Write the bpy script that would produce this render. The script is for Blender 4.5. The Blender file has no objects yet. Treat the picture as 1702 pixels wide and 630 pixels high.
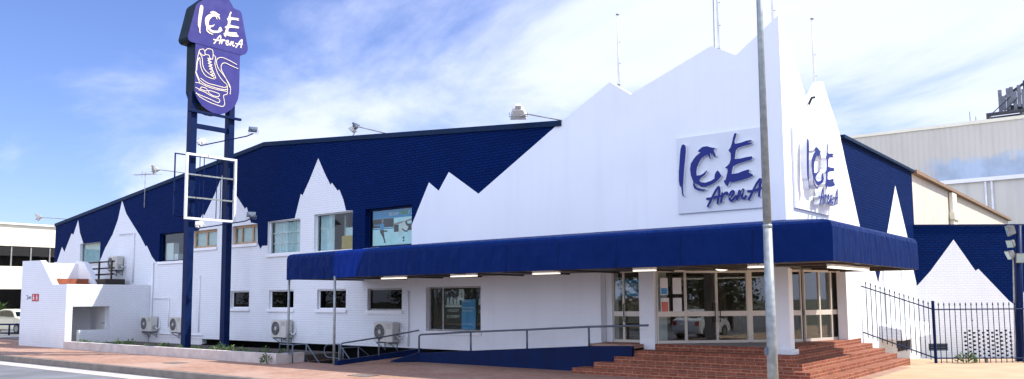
import bpy, bmesh, math, random
from mathutils import Vector, Matrix
from mathutils.geometry import delaunay_2d_cdt
random.seed(7)
S = bpy.context.scene
COL = S.collection

# ------------------------------------------------------------------ camera
cd = bpy.data.cameras.new('camera'); cam = bpy.data.objects.new('camera', cd); COL.objects.link(cam)
PITCH, YAW, ROLL = 0.0919214, 0.6675755, -0.0074026
fw = Vector((-math.sin(YAW)*math.cos(PITCH), math.cos(YAW)*math.cos(PITCH), math.sin(PITCH)))
r0 = Vector((math.cos(YAW), math.sin(YAW), 0)); u0 = r0.cross(fw)
rt = r0*math.cos(ROLL) + u0*math.sin(ROLL); up = -r0*math.sin(ROLL) + u0*math.cos(ROLL)
M = Matrix((rt, up, -fw)).transposed().to_4x4(); M.translation = (0, 0, 1.9)
cam.matrix_world = M
cd.sensor_width = 36; cd.lens = 1353.614/1702*36; cd.shift_y = 57.364/1702
cd.clip_start = 0.1; cd.clip_end = 2000
S.camera = cam

# ------------------------------------------------------------------ sky and sun
SUN = Vector((0.67, 0.42, 1.0)).normalized()
EL = math.asin(SUN.z); AZ = math.atan2(SUN.x, SUN.y)
W = bpy.data.worlds.new('World'); S.world = W; W.use_nodes = True
nt = W.node_tree; nt.nodes.clear(); N = nt.nodes.new; L = nt.links.new
def mth(t, op, a, b=None, c=None, clamp=False):
    n = t.nodes.new('ShaderNodeMath'); n.operation = op; n.use_clamp = clamp
    for i, v in enumerate((a, b, c)):
        if v is None: continue
        if isinstance(v, (int, float)): n.inputs[i].default_value = v
        else: t.links.new(v, n.inputs[i])
    return n.outputs[0]
sky = N('ShaderNodeTexSky'); sky.sky_type = 'NISHITA'; sky.sun_disc = False
sky.sun_elevation = EL; sky.sun_rotation = AZ; sky.air_density = 1.0; sky.dust_density = 0.6; sky.ozone_density = 2.5
bsky = N('ShaderNodeBackground'); bsky.inputs[1].default_value = 0.115
tint = N('ShaderNodeMix'); tint.data_type = 'RGBA'; tint.blend_type = 'MULTIPLY'; tint.inputs[0].default_value = 1
L(sky.outputs[0], tint.inputs[6]); tint.inputs[7].default_value = (0.86, 0.90, 1.26, 1); L(tint.outputs[2], bsky.inputs[0])
tc = N('ShaderNodeTexCoord'); sx = N('ShaderNodeSeparateXYZ'); L(tc.outputs['Generated'], sx.inputs[0])
den = mth(nt, 'ADD', mth(nt, 'MAXIMUM', sx.outputs[2], 0.0), 0.16)
cx_ = mth(nt, 'DIVIDE', sx.outputs[0], den); cy_ = mth(nt, 'DIVIDE', sx.outputs[1], den)
cmb = N('ShaderNodeCombineXYZ'); L(cx_, cmb.inputs[0]); L(cy_, cmb.inputs[1])
mp = N('ShaderNodeMapping'); L(cmb.outputs[0], mp.inputs[0])
mp.inputs['Rotation'].default_value = (0, 0, 0.5); mp.inputs['Scale'].default_value = (0.8, 1.25, 1); mp.inputs['Location'].default_value = (14.2, 3.3, 0)
n1 = N('ShaderNodeTexNoise'); n1.inputs['Scale'].default_value = 0.75; n1.inputs['Detail'].default_value = 9; n1.inputs['Roughness'].default_value = 0.58; n1.inputs['Distortion'].default_value = 0.35
L(mp.outputs[0], n1.inputs['Vector'])
# more cloud towards the right-hand half of the sky
side = mth(nt, 'ADD', mth(nt, 'MULTIPLY', sx.outputs[0], 0.62), mth(nt, 'MULTIPLY', sx.outputs[1], 0.50))
dens = mth(nt, 'ADD', n1.outputs[0], mth(nt, 'MULTIPLY', side, 0.29))
dens = mth(nt, 'ADD', dens, mth(nt, 'MULTIPLY', mth(nt, 'MAXIMUM', mth(nt, 'MULTIPLY', sx.outputs[1], -1.0), 0.0), 0.75))  # extra cloud added out of view behind the camera, lifts the shaded front
rmp = N('ShaderNodeMapRange'); rmp.interpolation_type = 'SMOOTHSTEP'
rmp.inputs[1].default_value = 0.39; rmp.inputs[2].default_value = 0.64; rmp.inputs[3].default_value = 0.0; rmp.inputs[4].default_value = 1.0
L(dens, rmp.inputs[0])
n2 = N('ShaderNodeTexNoise'); n2.inputs['Scale'].default_value = 2.2; n2.inputs['Detail'].default_value = 6
L(mp.outputs[0], n2.inputs['Vector'])
ccol = N('ShaderNodeMix'); ccol.data_type = 'RGBA'; L(n2.outputs[0], ccol.inputs[0])
ccol.inputs[6].default_value = (0.60, 0.67, 0.93, 1); ccol.inputs[7].default_value = (0.74, 0.79, 1.02, 1)
bcl = N('ShaderNodeBackground'); L(ccol.outputs[2], bcl.inputs[0])
# unseen cloud behind the camera, brightened to fill the shaded front wall
L(mth(nt, 'ADD', 1.0, mth(nt, 'MULTIPLY', mth(nt, 'MAXIMUM', mth(nt, 'MULTIPLY', sx.outputs[1], -1.0), 0.0), 0.75)), bcl.inputs[1])
msh = N('ShaderNodeMixShader'); L(rmp.outputs[0], msh.inputs[0]); L(bsky.outputs[0], msh.inputs[1]); L(bcl.outputs[0], msh.inputs[2])
wo = N('ShaderNodeOutputWorld'); L(msh.outputs[0], wo.inputs[0])

sd = bpy.data.lights.new('sun', 'SUN'); sd.energy = 5.0; sd.angle = math.radians(0.5); sd.color = (1, 0.95, 0.87)
so = bpy.data.objects.new('sun', sd); COL.objects.link(so)
so.rotation_euler = (-SUN).to_track_quat('-Z', 'Y').to_euler()

S.view_settings.view_transform = 'Standard'; S.view_settings.look = 'None'; S.view_settings.gamma = 1
S.view_settings.exposure = 0.52
S.render.resolution_x = 1024; S.render.resolution_y = 379; S.render.resolution_percentage = 100

# ------------------------------------------------------------------ materials
def newmat(name):
    m = bpy.data.materials.new(name); m.use_nodes = True
    return m, m.node_tree, m.node_tree.nodes['Principled BSDF']
def surf_uv(t):
    """(u, v) along a surface, taken from the world position and the face's own normal"""
    g = t.nodes.new('ShaderNodeNewGeometry')
    p = t.nodes.new('ShaderNodeSeparateXYZ'); t.links.new(g.outputs['Position'], p.inputs[0])
    n = t.nodes.new('ShaderNodeSeparateXYZ'); t.links.new(g.outputs['True Normal'], n.inputs[0])
    ax = mth(t, 'ABSOLUTE', n.outputs[0]); ay = mth(t, 'ABSOLUTE', n.outputs[1]); az = mth(t, 'ABSOLUTE', n.outputs[2])
    u = mth(t, 'ADD', mth(t, 'MULTIPLY', p.outputs[0], mth(t, 'ADD', ay, az)), mth(t, 'MULTIPLY', p.outputs[1], ax))
    v = mth(t, 'ADD', mth(t, 'MULTIPLY', p.outputs[2], mth(t, 'SUBTRACT', 1.0, az)), mth(t, 'MULTIPLY', p.outputs[1], az))
    c = t.nodes.new('ShaderNodeCombineXYZ'); t.links.new(u, c.inputs[0]); t.links.new(v, c.inputs[1])
    return c.outputs[0], u, v, g
def noise(t, scale, detail=4, vec=None, rough=0.5):
    n = t.nodes.new('ShaderNodeTexNoise'); n.inputs['Scale'].default_value = scale; n.inputs['Detail'].default_value = detail; n.inputs['Roughness'].default_value = rough
    if vec is None:
        g = t.nodes.new('ShaderNodeNewGeometry'); vec = g.outputs['Position']
    t.links.new(vec, n.inputs['Vector']); return n.outputs[0]
def mixc(t, f, a, b, mode='MIX'):
    n = t.nodes.new('ShaderNodeMix'); n.data_type = 'RGBA'; n.blend_type = mode
    for sck, v in ((0, f), (6, a), (7, b)):
        if isinstance(v, (int, float)): n.inputs[sck].default_value = v
        elif isinstance(v, tuple): n.inputs[sck].default_value = (*v, 1) if len(v) == 3 else v
        else: t.links.new(v, n.inputs[sck])
    return n.outputs[2]
def mrange(t, x, a, b, c=0.0, d=1.0):
    n = t.nodes.new('ShaderNodeMapRange'); n.inputs[1].default_value = a; n.inputs[2].default_value = b; n.inputs[3].default_value = c; n.inputs[4].default_value = d
    t.links.new(x, n.inputs[0]); return n.outputs[0]
def bump(t, b, h, strength=0.3, dist=0.01):
    n = t.nodes.new('ShaderNodeBump'); n.inputs['Strength'].default_value = strength; n.inputs['Distance'].default_value = dist
    t.links.new(h, n.inputs['Height']); t.links.new(n.outputs[0], b.inputs['Normal'])
def weather(t, col, k=1.0):
    uv, u, v, g = surf_uv(t)
    sc = t.nodes.new('ShaderNodeVectorMath'); sc.operation = 'MULTIPLY'; t.links.new(uv, sc.inputs[0]); sc.inputs[1].default_value = (2.6, 0.16, 1)
    st = noise(t, 1.0, 6, sc.outputs[0], 0.62)
    col = mixc(t, mrange(t, st, 0.50, 0.74, 0, 0.16*k), col, (0.52, 0.53, 0.55))
    col = mixc(t, mrange(t, noise(t, 0.55, 5), 0.5, 0.75, 0, 0.10*k), col, (0.66, 0.66, 0.66))
    gr = mth(t, 'ADD', v, mth(t, 'MULTIPLY', mth(t, 'SUBTRACT', noise(t, 2.2, 5), 0.5), 0.7))
    return mixc(t, mrange(t, gr, 0.15, 0.85, 0.24*k, 0), col, (0.36, 0.31, 0.27))
def plain(name, c, rough=0.5, metal=0.0, vary=0.12, scale=3.0, bmp=0.0, bscale=40, spec=0.5, worn=0):
    m, t, b = newmat(name)
    n = noise(t, scale, 5)
    k = mrange(t, n, 0.3, 0.7, 1-vary, 1+vary)
    mx = t.nodes.new('ShaderNodeVectorMath'); mx.operation = 'SCALE'; mx.inputs[0].default_value = c; t.links.new(k, mx.inputs['Scale'])
    t.links.new(weather(t, mx.outputs[0], worn) if worn else mx.outputs[0], b.inputs['Base Color'])
    b.inputs['Metallic'].default_value = metal; b.inputs['Specular IOR Level'].default_value = spec
    rr = mrange(t, n, 0.3, 0.7, max(0.02, rough-0.06), min(1, rough+0.06)); t.links.new(rr, b.inputs['Roughness'])
    if bmp: bump(t, b, noise(t, bscale, 3), bmp, 0.01)
    return m
def brick(name, c1, c2, mortar, bw, bh, ms, rough=0.7, depth=0.006, strength=0.6, dirt=0.1, stain=None, spec=0.2, worn=0):
    m, t, b = newmat(name)
    uv, u, v, g = surf_uv(t)
    br = t.nodes.new('ShaderNodeTexBrick'); t.links.new(uv, br.inputs['Vector'])
    br.inputs['Scale'].default_value = 1; br.inputs['Brick Width'].default_value = bw; br.inputs['Row Height'].default_value = bh
    br.inputs['Mortar Size'].default_value = ms; br.inputs['Mortar Smooth'].default_value = 0.3; br.inputs['Bias'].default_value = 0
    br.inputs['Color1'].default_value = (*c1, 1); br.inputs['Color2'].default_value = (*c2, 1); br.inputs['Mortar'].default_value = (*mortar, 1)
    n = noise(t, 0.9, 6); f = noise(t, 14, 4)
    col = mixc(t, mrange(t, n, 0.35, 0.75, 0, dirt), br.outputs['Color'], tuple(x*0.55 for x in c1))
    col = mixc(t, mrange(t, f, 0.3, 0.7, 0, dirt), col, tuple(min(1, x*1.25) for x in c2))
    if worn == 0 and dirt >= 0.3: col = mixc(t, mrange(t, noise(t, 3.3, 3), 0.45, 0.7, 0, 0.35), col, tuple(x*0.5 for x in c1))
    if stain: col = mixc(t, mrange(t, noise(t, 0.35, 8, rough=0.65), 0.50, 0.62, 0, 0.5), col, stain)
    if worn: col = weather(t, col, worn)
    t.links.new(col, b.inputs['Base Color']); b.inputs['Roughness'].default_value = rough; b.inputs['Specular IOR Level'].default_value = spec
    h = mth(t, 'SUBTRACT', mth(t, 'MULTIPLY', f, 0.35), br.outputs['Fac'])
    bump(t, b, h, strength, depth)
    return m
def glass(name, tint=(0.84, 0.89, 0.87), refl=0.8):
    m, t, b = newmat(name); t.nodes.remove(b)
    tr = t.nodes.new('ShaderNodeBsdfTransparent'); tr.inputs[0].default_value = (*tint, 1)
    gl = t.nodes.new('ShaderNodeBsdfGlossy'); gl.inputs['Roughness'].default_value = 0.015
    lw = t.nodes.new('ShaderNodeLayerWeight'); lw.inputs[0].default_value = 0.5
    k = mth(t, 'MULTIPLY', mth(t, 'ADD', mth(t, 'MULTIPLY', mth(t, 'POWER', lw.outputs['Facing'], 5.0), 0.96), 0.04), refl, clamp=True)
    mx = t.nodes.new('ShaderNodeMixShader'); t.links.new(k, mx.inputs[0]); t.links.new(tr.outputs[0], mx.inputs[1]); t.links.new(gl.outputs[0], mx.inputs[2])
    t.links.new(mx.outputs[0], t.nodes['Material Output'].inputs[0])
    w = noise(t, 1.2, 2); bn = t.nodes.new('ShaderNodeBump'); bn.inputs['Strength'].default_value = 0.04; bn.inputs['Distance'].default_value = 0.02
    t.links.new(w, bn.inputs['Height']); t.links.new(bn.outputs[0], gl.inputs['Normal'])
    return m
def cladding(name, c, pitch, stain, amount, band=None):
    m, t, b = newmat(name)
    uv, u, v, g = surf_uv(t)
    w = mth(t, 'SINE', mth(t, 'MULTIPLY', u, 2*math.pi/pitch))
    w = mrange(t, w, 0.2, 0.9)
    sc = t.nodes.new('ShaderNodeVectorMath'); sc.operation = 'MULTIPLY'; t.links.new(uv, sc.inputs[0]); sc.inputs[1].default_value = (1.6, 0.18, 1)
    st = noise(t, 1.0, 7, sc.outputs[0], 0.6)
    col = mixc(t, mrange(t, st, 0.5, 0.72, 0, amount), c, stain)
    col = mixc(t, mrange(t, noise(t, 0.25, 5), 0.4, 0.7, 0, 0.25), col, tuple(x*0.8 for x in c))
    col = mixc(t, mth(t, 'MULTIPLY', w, 0.12), col, tuple(x*0.6 for x in c))
    if band:      # an old painted-over patch with a ragged outline
        z0, z1, u0_, bc = band
        rag = mth(t, 'MULTIPLY', mth(t, 'SUBTRACT', noise(t, 0.9, 7, uv, 0.65), 0.5), 2.2)
        lo = mrange(t, mth(t, 'ADD', v, mth(t, 'MULTIPLY', rag, 0.2)), z0, z0+0.1); hi = mrange(t, mth(t, 'ADD', v, rag), z1, z1+0.5, 1, 0)
        le = mrange(t, mth(t, 'ADD', u, rag), u0_, u0_+1.2)
        f = mth(t, 'MULTIPLY', mth(t, 'MULTIPLY', lo, hi), le)
        bcol = mixc(t, mrange(t, noise(t, 0.7, 3, uv), 0.4, 0.6), bc, tuple(x*1.25 for x in bc))
        col = mixc(t, mth(t, 'MULTIPLY', f, 0.9), col, bcol)
    t.links.new(col, b.inputs['Base Color']); b.inputs['Roughness'].default_value = 0.55
    bump(t, b, w, 0.6, 0.02)
    return m
def fabric(name, c, rough=0.5):
    m, t, b = newmat(name)
    n = noise(t, 1.3, 6, rough=0.6)
    fuv, fu, fv, fg = surf_uv(t)
    cl = mixc(t, mrange(t, n, 0.3, 0.7), tuple(x*0.93 for x in c), tuple(x*1.18 for x in c))
    fr_ = mth(t, 'FRACT', mth(t, 'MULTIPLY', fu, 1/1.6)); seam = mth(t, 'LESS_THAN', fr_, 0.022)
    cl = mixc(t, mth(t, 'MULTIPLY', seam, 0.45), cl, tuple(x*0.4 for x in c))
    hem = mrange(t, fv, 2.60, 2.66, 1, 0); cl = mixc(t, mth(t, 'MULTIPLY', hem, 0.3), cl, tuple(x*0.5 for x in c))
    t.links.new(cl, b.inputs['Base Color'])
    b.inputs['Roughness'].default_value = rough; b.inputs['Specular IOR Level'].default_value = 0.05
    uv, u, v, g = surf_uv(t)
    sc = t.nodes.new('ShaderNodeVectorMath'); sc.operation = 'MULTIPLY'; t.links.new(uv, sc.inputs[0]); sc.inputs[1].default_value = (4.2, 1.7, 1)
    w = noise(t, 1.0, 1.5, sc.outputs[0], 0.4)
    bump(t, b, mth(t, 'ADD', w, mth(t, 'MULTIPLY', seam, -0.12)), 0.8, 0.11)
    return m
def emit(name, c, s):
    m, t, b = newmat(name)
    b.inputs['Base Color'].default_value = (*c, 1); b.inputs['Emission Color'].default_value = (*c, 1); b.inputs['Emission Strength'].default_value = s
    return m
WHITE = (0.755, 0.80, 0.835); NAVY = (0.0011, 0.0128, 0.079)
m_wbrick = brick('white painted brick', WHITE, tuple(x*0.97 for x in WHITE), tuple(x*0.86 for x in WHITE), 0.24, 0.086, 0.013, 0.6, 0.008, 0.5, 0.08, worn=1)
m_nbrick = brick('navy painted brick', NAVY, tuple(x*1.3 for x in NAVY), tuple(x*0.4 for x in NAVY), 0.24, 0.086, 0.016, 0.6, 0.008, 0.9, 0.25, spec=0.03)
m_white = plain('smooth white render', WHITE, 0.6, vary=0.03, scale=0.5, bmp=0.12, bscale=7, worn=1)
m_whitetrim = plain('white trim paint', (0.8, 0.81, 0.83), 0.45, vary=0.04)
m_navymetal = plain('navy painted steel', (0.002, 0.012, 0.062), 0.5, 0.0, 0.2, spec=0.12)
m_fascia = plain('navy roof flashing', (0.003, 0.018, 0.055), 0.5, 0.0, 0.2, spec=0.1)
m_fabric = fabric('navy canopy fabric', (0.0010, 0.0125, 0.082))
m_fabricbright = fabric('brighter blue canopy fabric', (0.002, 0.019, 0.155))
m_darksteel = plain('dark brown steel', (0.03, 0.024, 0.02), 0.5, 0.2)
m_galv = plain('galvanised steel', (0.27, 0.30, 0.30), 0.5, 0.3, 0.25, 9, 0.08, 60)
m_grey = plain('weathered grey metal', (0.33, 0.33, 0.32), 0.5, 0.4, 0.25, 8)
m_alu = plain('cream aluminium frame', (0.62, 0.58, 0.50), 0.4, 0.1, 0.06)
m_glass = glass('clear window glass')
m_darkglass = glass('dark window glass', (0.05, 0.06, 0.06), 0.6)
m_lampgrey = plain('weathered dark lamp casing', (0.17, 0.17, 0.165), 0.6, 0.2, 0.3, 8)
m_lensglass = plain('pale lamp glass', (0.30, 0.42, 0.42), 0.08, 0, 0.1)
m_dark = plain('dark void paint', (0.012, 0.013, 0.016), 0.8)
m_redbrick = brick('red step brick', (0.17, 0.047, 0.027), (0.28, 0.085, 0.047), (0.40, 0.25, 0.17), 0.24, 0.073, 0.011, 0.75, 0.004, 0.5, 0.3)
m_paver = brick('salmon brick paving', (0.31, 0.185, 0.135), (0.39, 0.24, 0.18), (0.21, 0.125, 0.095), 0.23, 0.115, 0.006, 0.85, 0.003, 0.4, 0.3, (0.42, 0.31, 0.26))
m_verge = plain('dry dark verge', (0.085, 0.09, 0.055), 0.95, 0, 0.3, 0.5)
m_sand = plain('sandy yard paving', (0.43, 0.30, 0.185), 0.9, 0, 0.12, 1.2, 0.2, 20)
m_asph = plain('worn grey asphalt', (0.135, 0.14, 0.155), 0.9, 0, 0.3, 0.7, 0.3, 70)
m_gutter = plain('pale concrete gutter', (0.42, 0.40, 0.37), 0.85, 0, 0.15, 2, 0.15, 40)
m_kerb = plain('grey concrete kerb', (0.17, 0.148, 0.13), 0.85, 0, 0.25, 3, 0.2, 40)
m_planter = plain('pale concrete planter', (0.54, 0.49, 0.46), 0.85, 0, 0.2, 2.6, 0.2, 25, worn=1.3)
m_soil = plain('dark soil', (0.06, 0.045, 0.035), 0.95, 0, 0.3, 6, 0.6, 25)
m_conc = plain('grey stair concrete', (0.22, 0.22, 0.22), 0.9, 0, 0.2, 2)
m_rail = plain('dark grey handrail paint', (0.10, 0.13, 0.17), 0.4, 0.2, 0.15)
m_ac = plain('beige unit casing', (0.55, 0.54, 0.49), 0.45, 0, 0.06)
m_acdark = plain('dark fan grille', (0.03, 0.033, 0.037), 0.6)
m_wood = plain('pale timber window frame', (0.42, 0.27, 0.14), 0.6, 0, 0.2, 5)
m_curtain = plain('pale blue curtain', (0.62, 0.76, 0.82), 0.8, 0, 0.1, 4)
m_frost = plain('frosted pane', (0.55, 0.64, 0.66), 0.3, 0, 0.06)
m_box = plain('yellow cardboard', (0.50, 0.33, 0.06), 0.7)
m_terra = plain('terracotta tile', (0.30, 0.085, 0.04), 0.7, 0, 0.2, 4)
m_cladhall = cladding('cream ribbed wall sheet', (0.68, 0.62, 0.53), 0.25, (0.36, 0.2, 0.1), 0.35)
m_cladshed = cladding('pale ribbed shed sheet', (0.56, 0.53, 0.45), 0.35, (0.38, 0.34, 0.28), 0.3, (9.55, 10.9, -12.5, (0.30, 0.38, 0.46)))
m_cladlow = cladding('pale flat shed panels', (0.58, 0.57, 0.50), 1.2, (0.36, 0.4, 0.42), 0.4)
m_roof = plain('grey roof sheet', (0.35, 0.36, 0.38), 0.5, 0.3)
m_rust = plain('rusty gutter edge', (0.24, 0.155, 0.105), 0.8, 0, 0.4, 6)
m_cream = plain('cream render', (0.78, 0.74, 0.58), 0.7, 0, 0.05, 0.6)
m_tealglass = glass('teal office glass', (0.02, 0.05, 0.06), 1.0)
m_purple = plain('violet sign face', (0.028, 0.025, 0.185), 0.4, 0, 0.05)
m_signedge = plain('dark green sign edge', (0.002, 0.014, 0.026), 0.5, 0, 0.2, spec=0.1)
m_creamletter = plain('cream letter paint', (0.85, 0.74, 0.55), 0.5, 0, 0.05)
m_panel = plain('pale grey sign panel', (0.60, 0.645, 0.70), 0.4, 0, 0.03, 1)
m_blueletter = plain('royal blue letter face', (0.005, 0.016, 0.165), 0.4, 0, 0.1, spec=0.25)
m_letterside = plain('white letter edge', (0.72, 0.73, 0.74), 0.5)
m_red = plain('red sign plate', (0.42, 0.03, 0.045), 0.5)
m_black = plain('black rubber', (0.015, 0.015, 0.016), 0.7)
m_paper = plain('white paper', (0.75, 0.75, 0.73), 0.7)
m_posterblue = plain('bright blue poster', (0.05, 0.30, 0.62), 0.5)
m_postersky = plain('poster cyan', (0.02, 0.27, 0.55), 0.5)
m_posterice = plain('poster ice', (0.60, 0.88, 0.92), 0.5, 0, 0.08)
m_orange = plain('salmon paper', (0.62, 0.17, 0.12), 0.7)
m_green = plain('poster green', (0.05, 0.25, 0.14), 0.5)
m_skin = plain('poster figure tone', (0.35, 0.22, 0.17), 0.6)
m_tube = emit('lit fluorescent diffuser', (1.0, 0.91, 0.78), 1.0)
m_carpaint = plain('pale cream car paint', (0.72, 0.70, 0.52), 0.2, 0, 0.02)
m_carwhite = plain('white car paint', (0.8, 0.8, 0.8), 0.2, 0, 0.02)
m_tail = plain('red tail lamp', (0.4, 0.01, 0.01), 0.2)
m_antenna = plain('grey antenna casing', (0.13, 0.14, 0.165), 0.5, 0.1, 0.3)
m_darkrail = plain('dark rooftop steel', (0.035, 0.04, 0.05), 0.6, 0.1, 0.2)
def leafmat(name, c1, c2):
    m, t, b = newmat(name); n = noise(t, 7, 3)
    t.links.new(mixc(t, mrange(t, n, 0.35, 0.65), c1, c2), b.inputs['Base Color']); b.inputs['Roughness'].default_value = 0.6
    return m
m_leaf = leafmat('shrub leaves', (0.035, 0.085, 0.02), (0.10, 0.17, 0.04))
m_treeleaf = leafmat('street tree leaves', (0.03, 0.055, 0.015), (0.09, 0.11, 0.03))
m_bark = plain('bark', (0.10, 0.075, 0.055), 0.9, 0, 0.3, 8, 0.4, 20)
m_lobby = plain('brown lobby wall', (0.14, 0.085, 0.045), 0.7, 0, 0.25, 1.5)

# ------------------------------------------------------------------ mesh helpers
class MB:
    def __init__(s): s.bm = bmesh.new()
    def face(s, pts, mi=0):
        try:
            f = s.bm.faces.new([s.bm.verts.new(p) for p in pts]); f.material_index = mi; return f
        except ValueError: return None
    def box(s, x0, x1, y0, y1, z0, z1, mi=0):
        return s.hexa([(x0,y0,z0),(x1,y0,z0),(x1,y1,z0),(x0,y1,z0),(x0,y0,z1),(x1,y0,z1),(x1,y1,z1),(x0,y1,z1)], mi)
    def hexa(s, P, mi=0):
        v = [s.bm.verts.new(p) for p in P]
        for q in ((3,2,1,0),(4,5,6,7),(0,1,5,4),(1,2,6,5),(2,3,7,6),(3,0,4,7)):
            s.bm.faces.new([v[i] for i in q]).material_index = mi
        return s
    def obox(s, c, ax, ay, az, mi=0):       # centre and three half-axes
        c, ax, ay, az = (Vector(q) for q in (c, ax, ay, az))
        P = [c-ax-ay-az, c+ax-ay-az, c+ax+ay-az, c-ax+ay-az, c-ax-ay+az, c+ax-ay+az, c+ax+ay+az, c-ax+ay+az]
        return s.hexa(P, mi)
    def tube(s, pts, r, seg=8, mi=0, cap=True):
        pts = [Vector(p) for p in pts]; rs = r if isinstance(r, (list, tuple)) else [r]*len(pts)
        rings = []; ref = None
        for i, p in enumerate(pts):
            d = (pts[min(i+1, len(pts)-1)] - pts[max(i-1, 0)]).normalized()
            if ref is None: ref = Vector((0,0,1)) if abs(d.z) < 0.9 else Vector((1,0,0))
            a = d.cross(ref)
            if a.length < 1e-4: a = d.orthogonal()
            a.normalize(); b = a.cross(d).normalized(); ref = b
            rings.append([s.bm.verts.new(p + (a*math.cos(2*math.pi*k/seg) + b*math.sin(2*math.pi*k/seg))*rs[i]) for k in range(seg)])
        for A, B in zip(rings, rings[1:]):
            for k in range(seg):
                f = s.bm.faces.new((A[k], A[(k+1)%seg], B[(k+1)%seg], B[k])); f.material_index = mi; f.smooth = seg > 6
        if cap:
            for R in (rings[0][::-1], rings[-1]):
                s.bm.faces.new(R).material_index = mi
        return s
    def slab(s, loops, to3, w0, w1, mi=0, side=None, paint=()):
        """a flat slab: outline loops[0] with holes loops[1:], between depths w0 (front) and w1; paint = [(polygon, material)]"""
        side = mi if side is None else side
        V, E = [], []
        for lp in list(loops) + [p for p, _ in paint]:
            n0 = len(V); V += [Vector(q) for q in lp]; E += [(n0+i, n0+(i+1) % len(lp)) for i in range(len(lp))]
        ov, oe, of = delaunay_2d_cdt(V, E, [], 0, 1e-5)[:3]
        for f in of:
            c = sum((ov[i] for i in f), Vector((0, 0)))/len(f)
            if not inside(c, loops[0]) or any(inside(c, h) for h in loops[1:]): continue
            k = mi
            for p, pm in paint:
                if inside(c, p): k = pm
            s.face([to3(ov[i][0], ov[i][1], w0) for i in f], k)
            s.face([to3(ov[i][0], ov[i][1], w1) for i in reversed(f)], side)
        for lp in loops:
            for i in range(len(lp)):
                a, b = lp[i], lp[(i+1) % len(lp)]
                s.face([to3(*a, w0), to3(*b, w0), to3(*b, w1), to3(*a, w1)], side)
        return s
    def build(s, name, mats, parent=None, bevel=0, loc=None):
        bm = s.bm
        bmesh.ops.remove_doubles(bm, verts=bm.verts, dist=1e-5)
        bmesh.ops.recalc_face_normals(bm, faces=bm.faces)
        me = bpy.data.meshes.new(name); bm.to_mesh(me); bm.free()
        for m in (mats if isinstance(mats, (list, tuple)) else [mats]): me.materials.append(m)
        o = bpy.data.objects.new(name, me); COL.objects.link(o)
        if parent is not None: o.parent = parent
        if bevel:
            b = o.modifiers.new('bevel', 'BEVEL'); b.width = bevel; b.segments = 2; b.limit_method = 'ANGLE'
        return o
def inside(c, poly):
    x, y = c[0], c[1]; r = False; n = len(poly)
    for i in range(n):
        x0, y0 = poly[i]; x1, y1 = poly[(i+1) % n]
        if (y0 > y) != (y1 > y) and x < (x1-x0)*(y-y0)/(y1-y0) + x0: r = not r
    return r
def rect(a, b, c, d): return [(a, c), (b, c), (b, d), (a, d)]
def thing(name, label, cat, loc=(0,0,0), rz=0, group=None):
    o = bpy.data.objects.new(name, None); o.empty_display_size = 0.2; COL.objects.link(o)
    o.location = loc; o.rotation_euler = (0, 0, rz)
    return tag(o, label, cat, group)
def tag(o, label, cat, group=None):
    o['label'] = label; o['category'] = cat
    if group: o['group'] = group
    return o
def struct(o, label=None, cat=None):
    o['kind'] = 'structure'
    if label: o['label'] = label
    if cat: o['category'] = cat
    return o
def copy_tree(o, parent=None):
    c = o.copy(); COL.objects.link(c)
    if parent: c.parent = parent
    for ch in list(o.children): copy_tree(ch, c)
    return c
def catmull(P, n=5):
    if len(P) < 3: return [Vector(p) for p in P]
    P = [Vector(p) for p in P]; out = []
    for i in range(len(P)-1):
        a, b, c, d = P[max(i-1, 0)], P[i], P[i+1], P[min(i+2, len(P)-1)]
        for k in range(n):
            t = k/n
            out.append(0.5*((2*b) + (c-a)*t + (2*a-5*b+4*c-d)*t*t + (3*b-a-3*c+d)*t**3))
    return out + [P[-1]]
def ribbon(P, w, smooth=4):
    """outline of a brush stroke along P"""
    Q = catmull(P, smooth) if smooth else [Vector(p) for p in P]
    lf, rg = [], []
    for i, p in enumerate(Q):
        d = (Q[min(i+1, len(Q)-1)] - Q[max(i-1, 0)])
        if d.length < 1e-6: continue
        d.normalize(); n = Vector((-d.y, d.x))
        lf.append(p + n*w/2); rg.append(p - n*w/2)
    d0 = (Q[0]-Q[1]).normalized(); d1 = (Q[-1]-Q[-2]).normalized()
    return [tuple(q) for q in [Q[0]+d0*w*0.4] + lf + [Q[-1]+d1*w*0.4] + rg[::-1]]
_txt = {}
def text_polys(mb, s, size, to3, w, mi=0, align='LEFT', squash=1.0):
    """flat lettering laid on a plane by to3(u, v, w)"""
    cu = bpy.data.curves.new('lettering', 'FONT'); cu.body = s; cu.size = size; cu.align_x = align
    o = bpy.data.objects.new('lettering', cu); COL.objects.link(o)
    dg = bpy.context.evaluated_depsgraph_get(); me = bpy.data.meshes.new_from_object(o.evaluated_get(dg))
    for p in me.polygons: mb.face([to3(me.vertices[i].co.x*squash, me.vertices[i].co.y, w) for i in p.vertices], mi)
    bpy.data.objects.remove(o); bpy.data.curves.remove(cu); bpy.data.meshes.remove(me)

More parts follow.
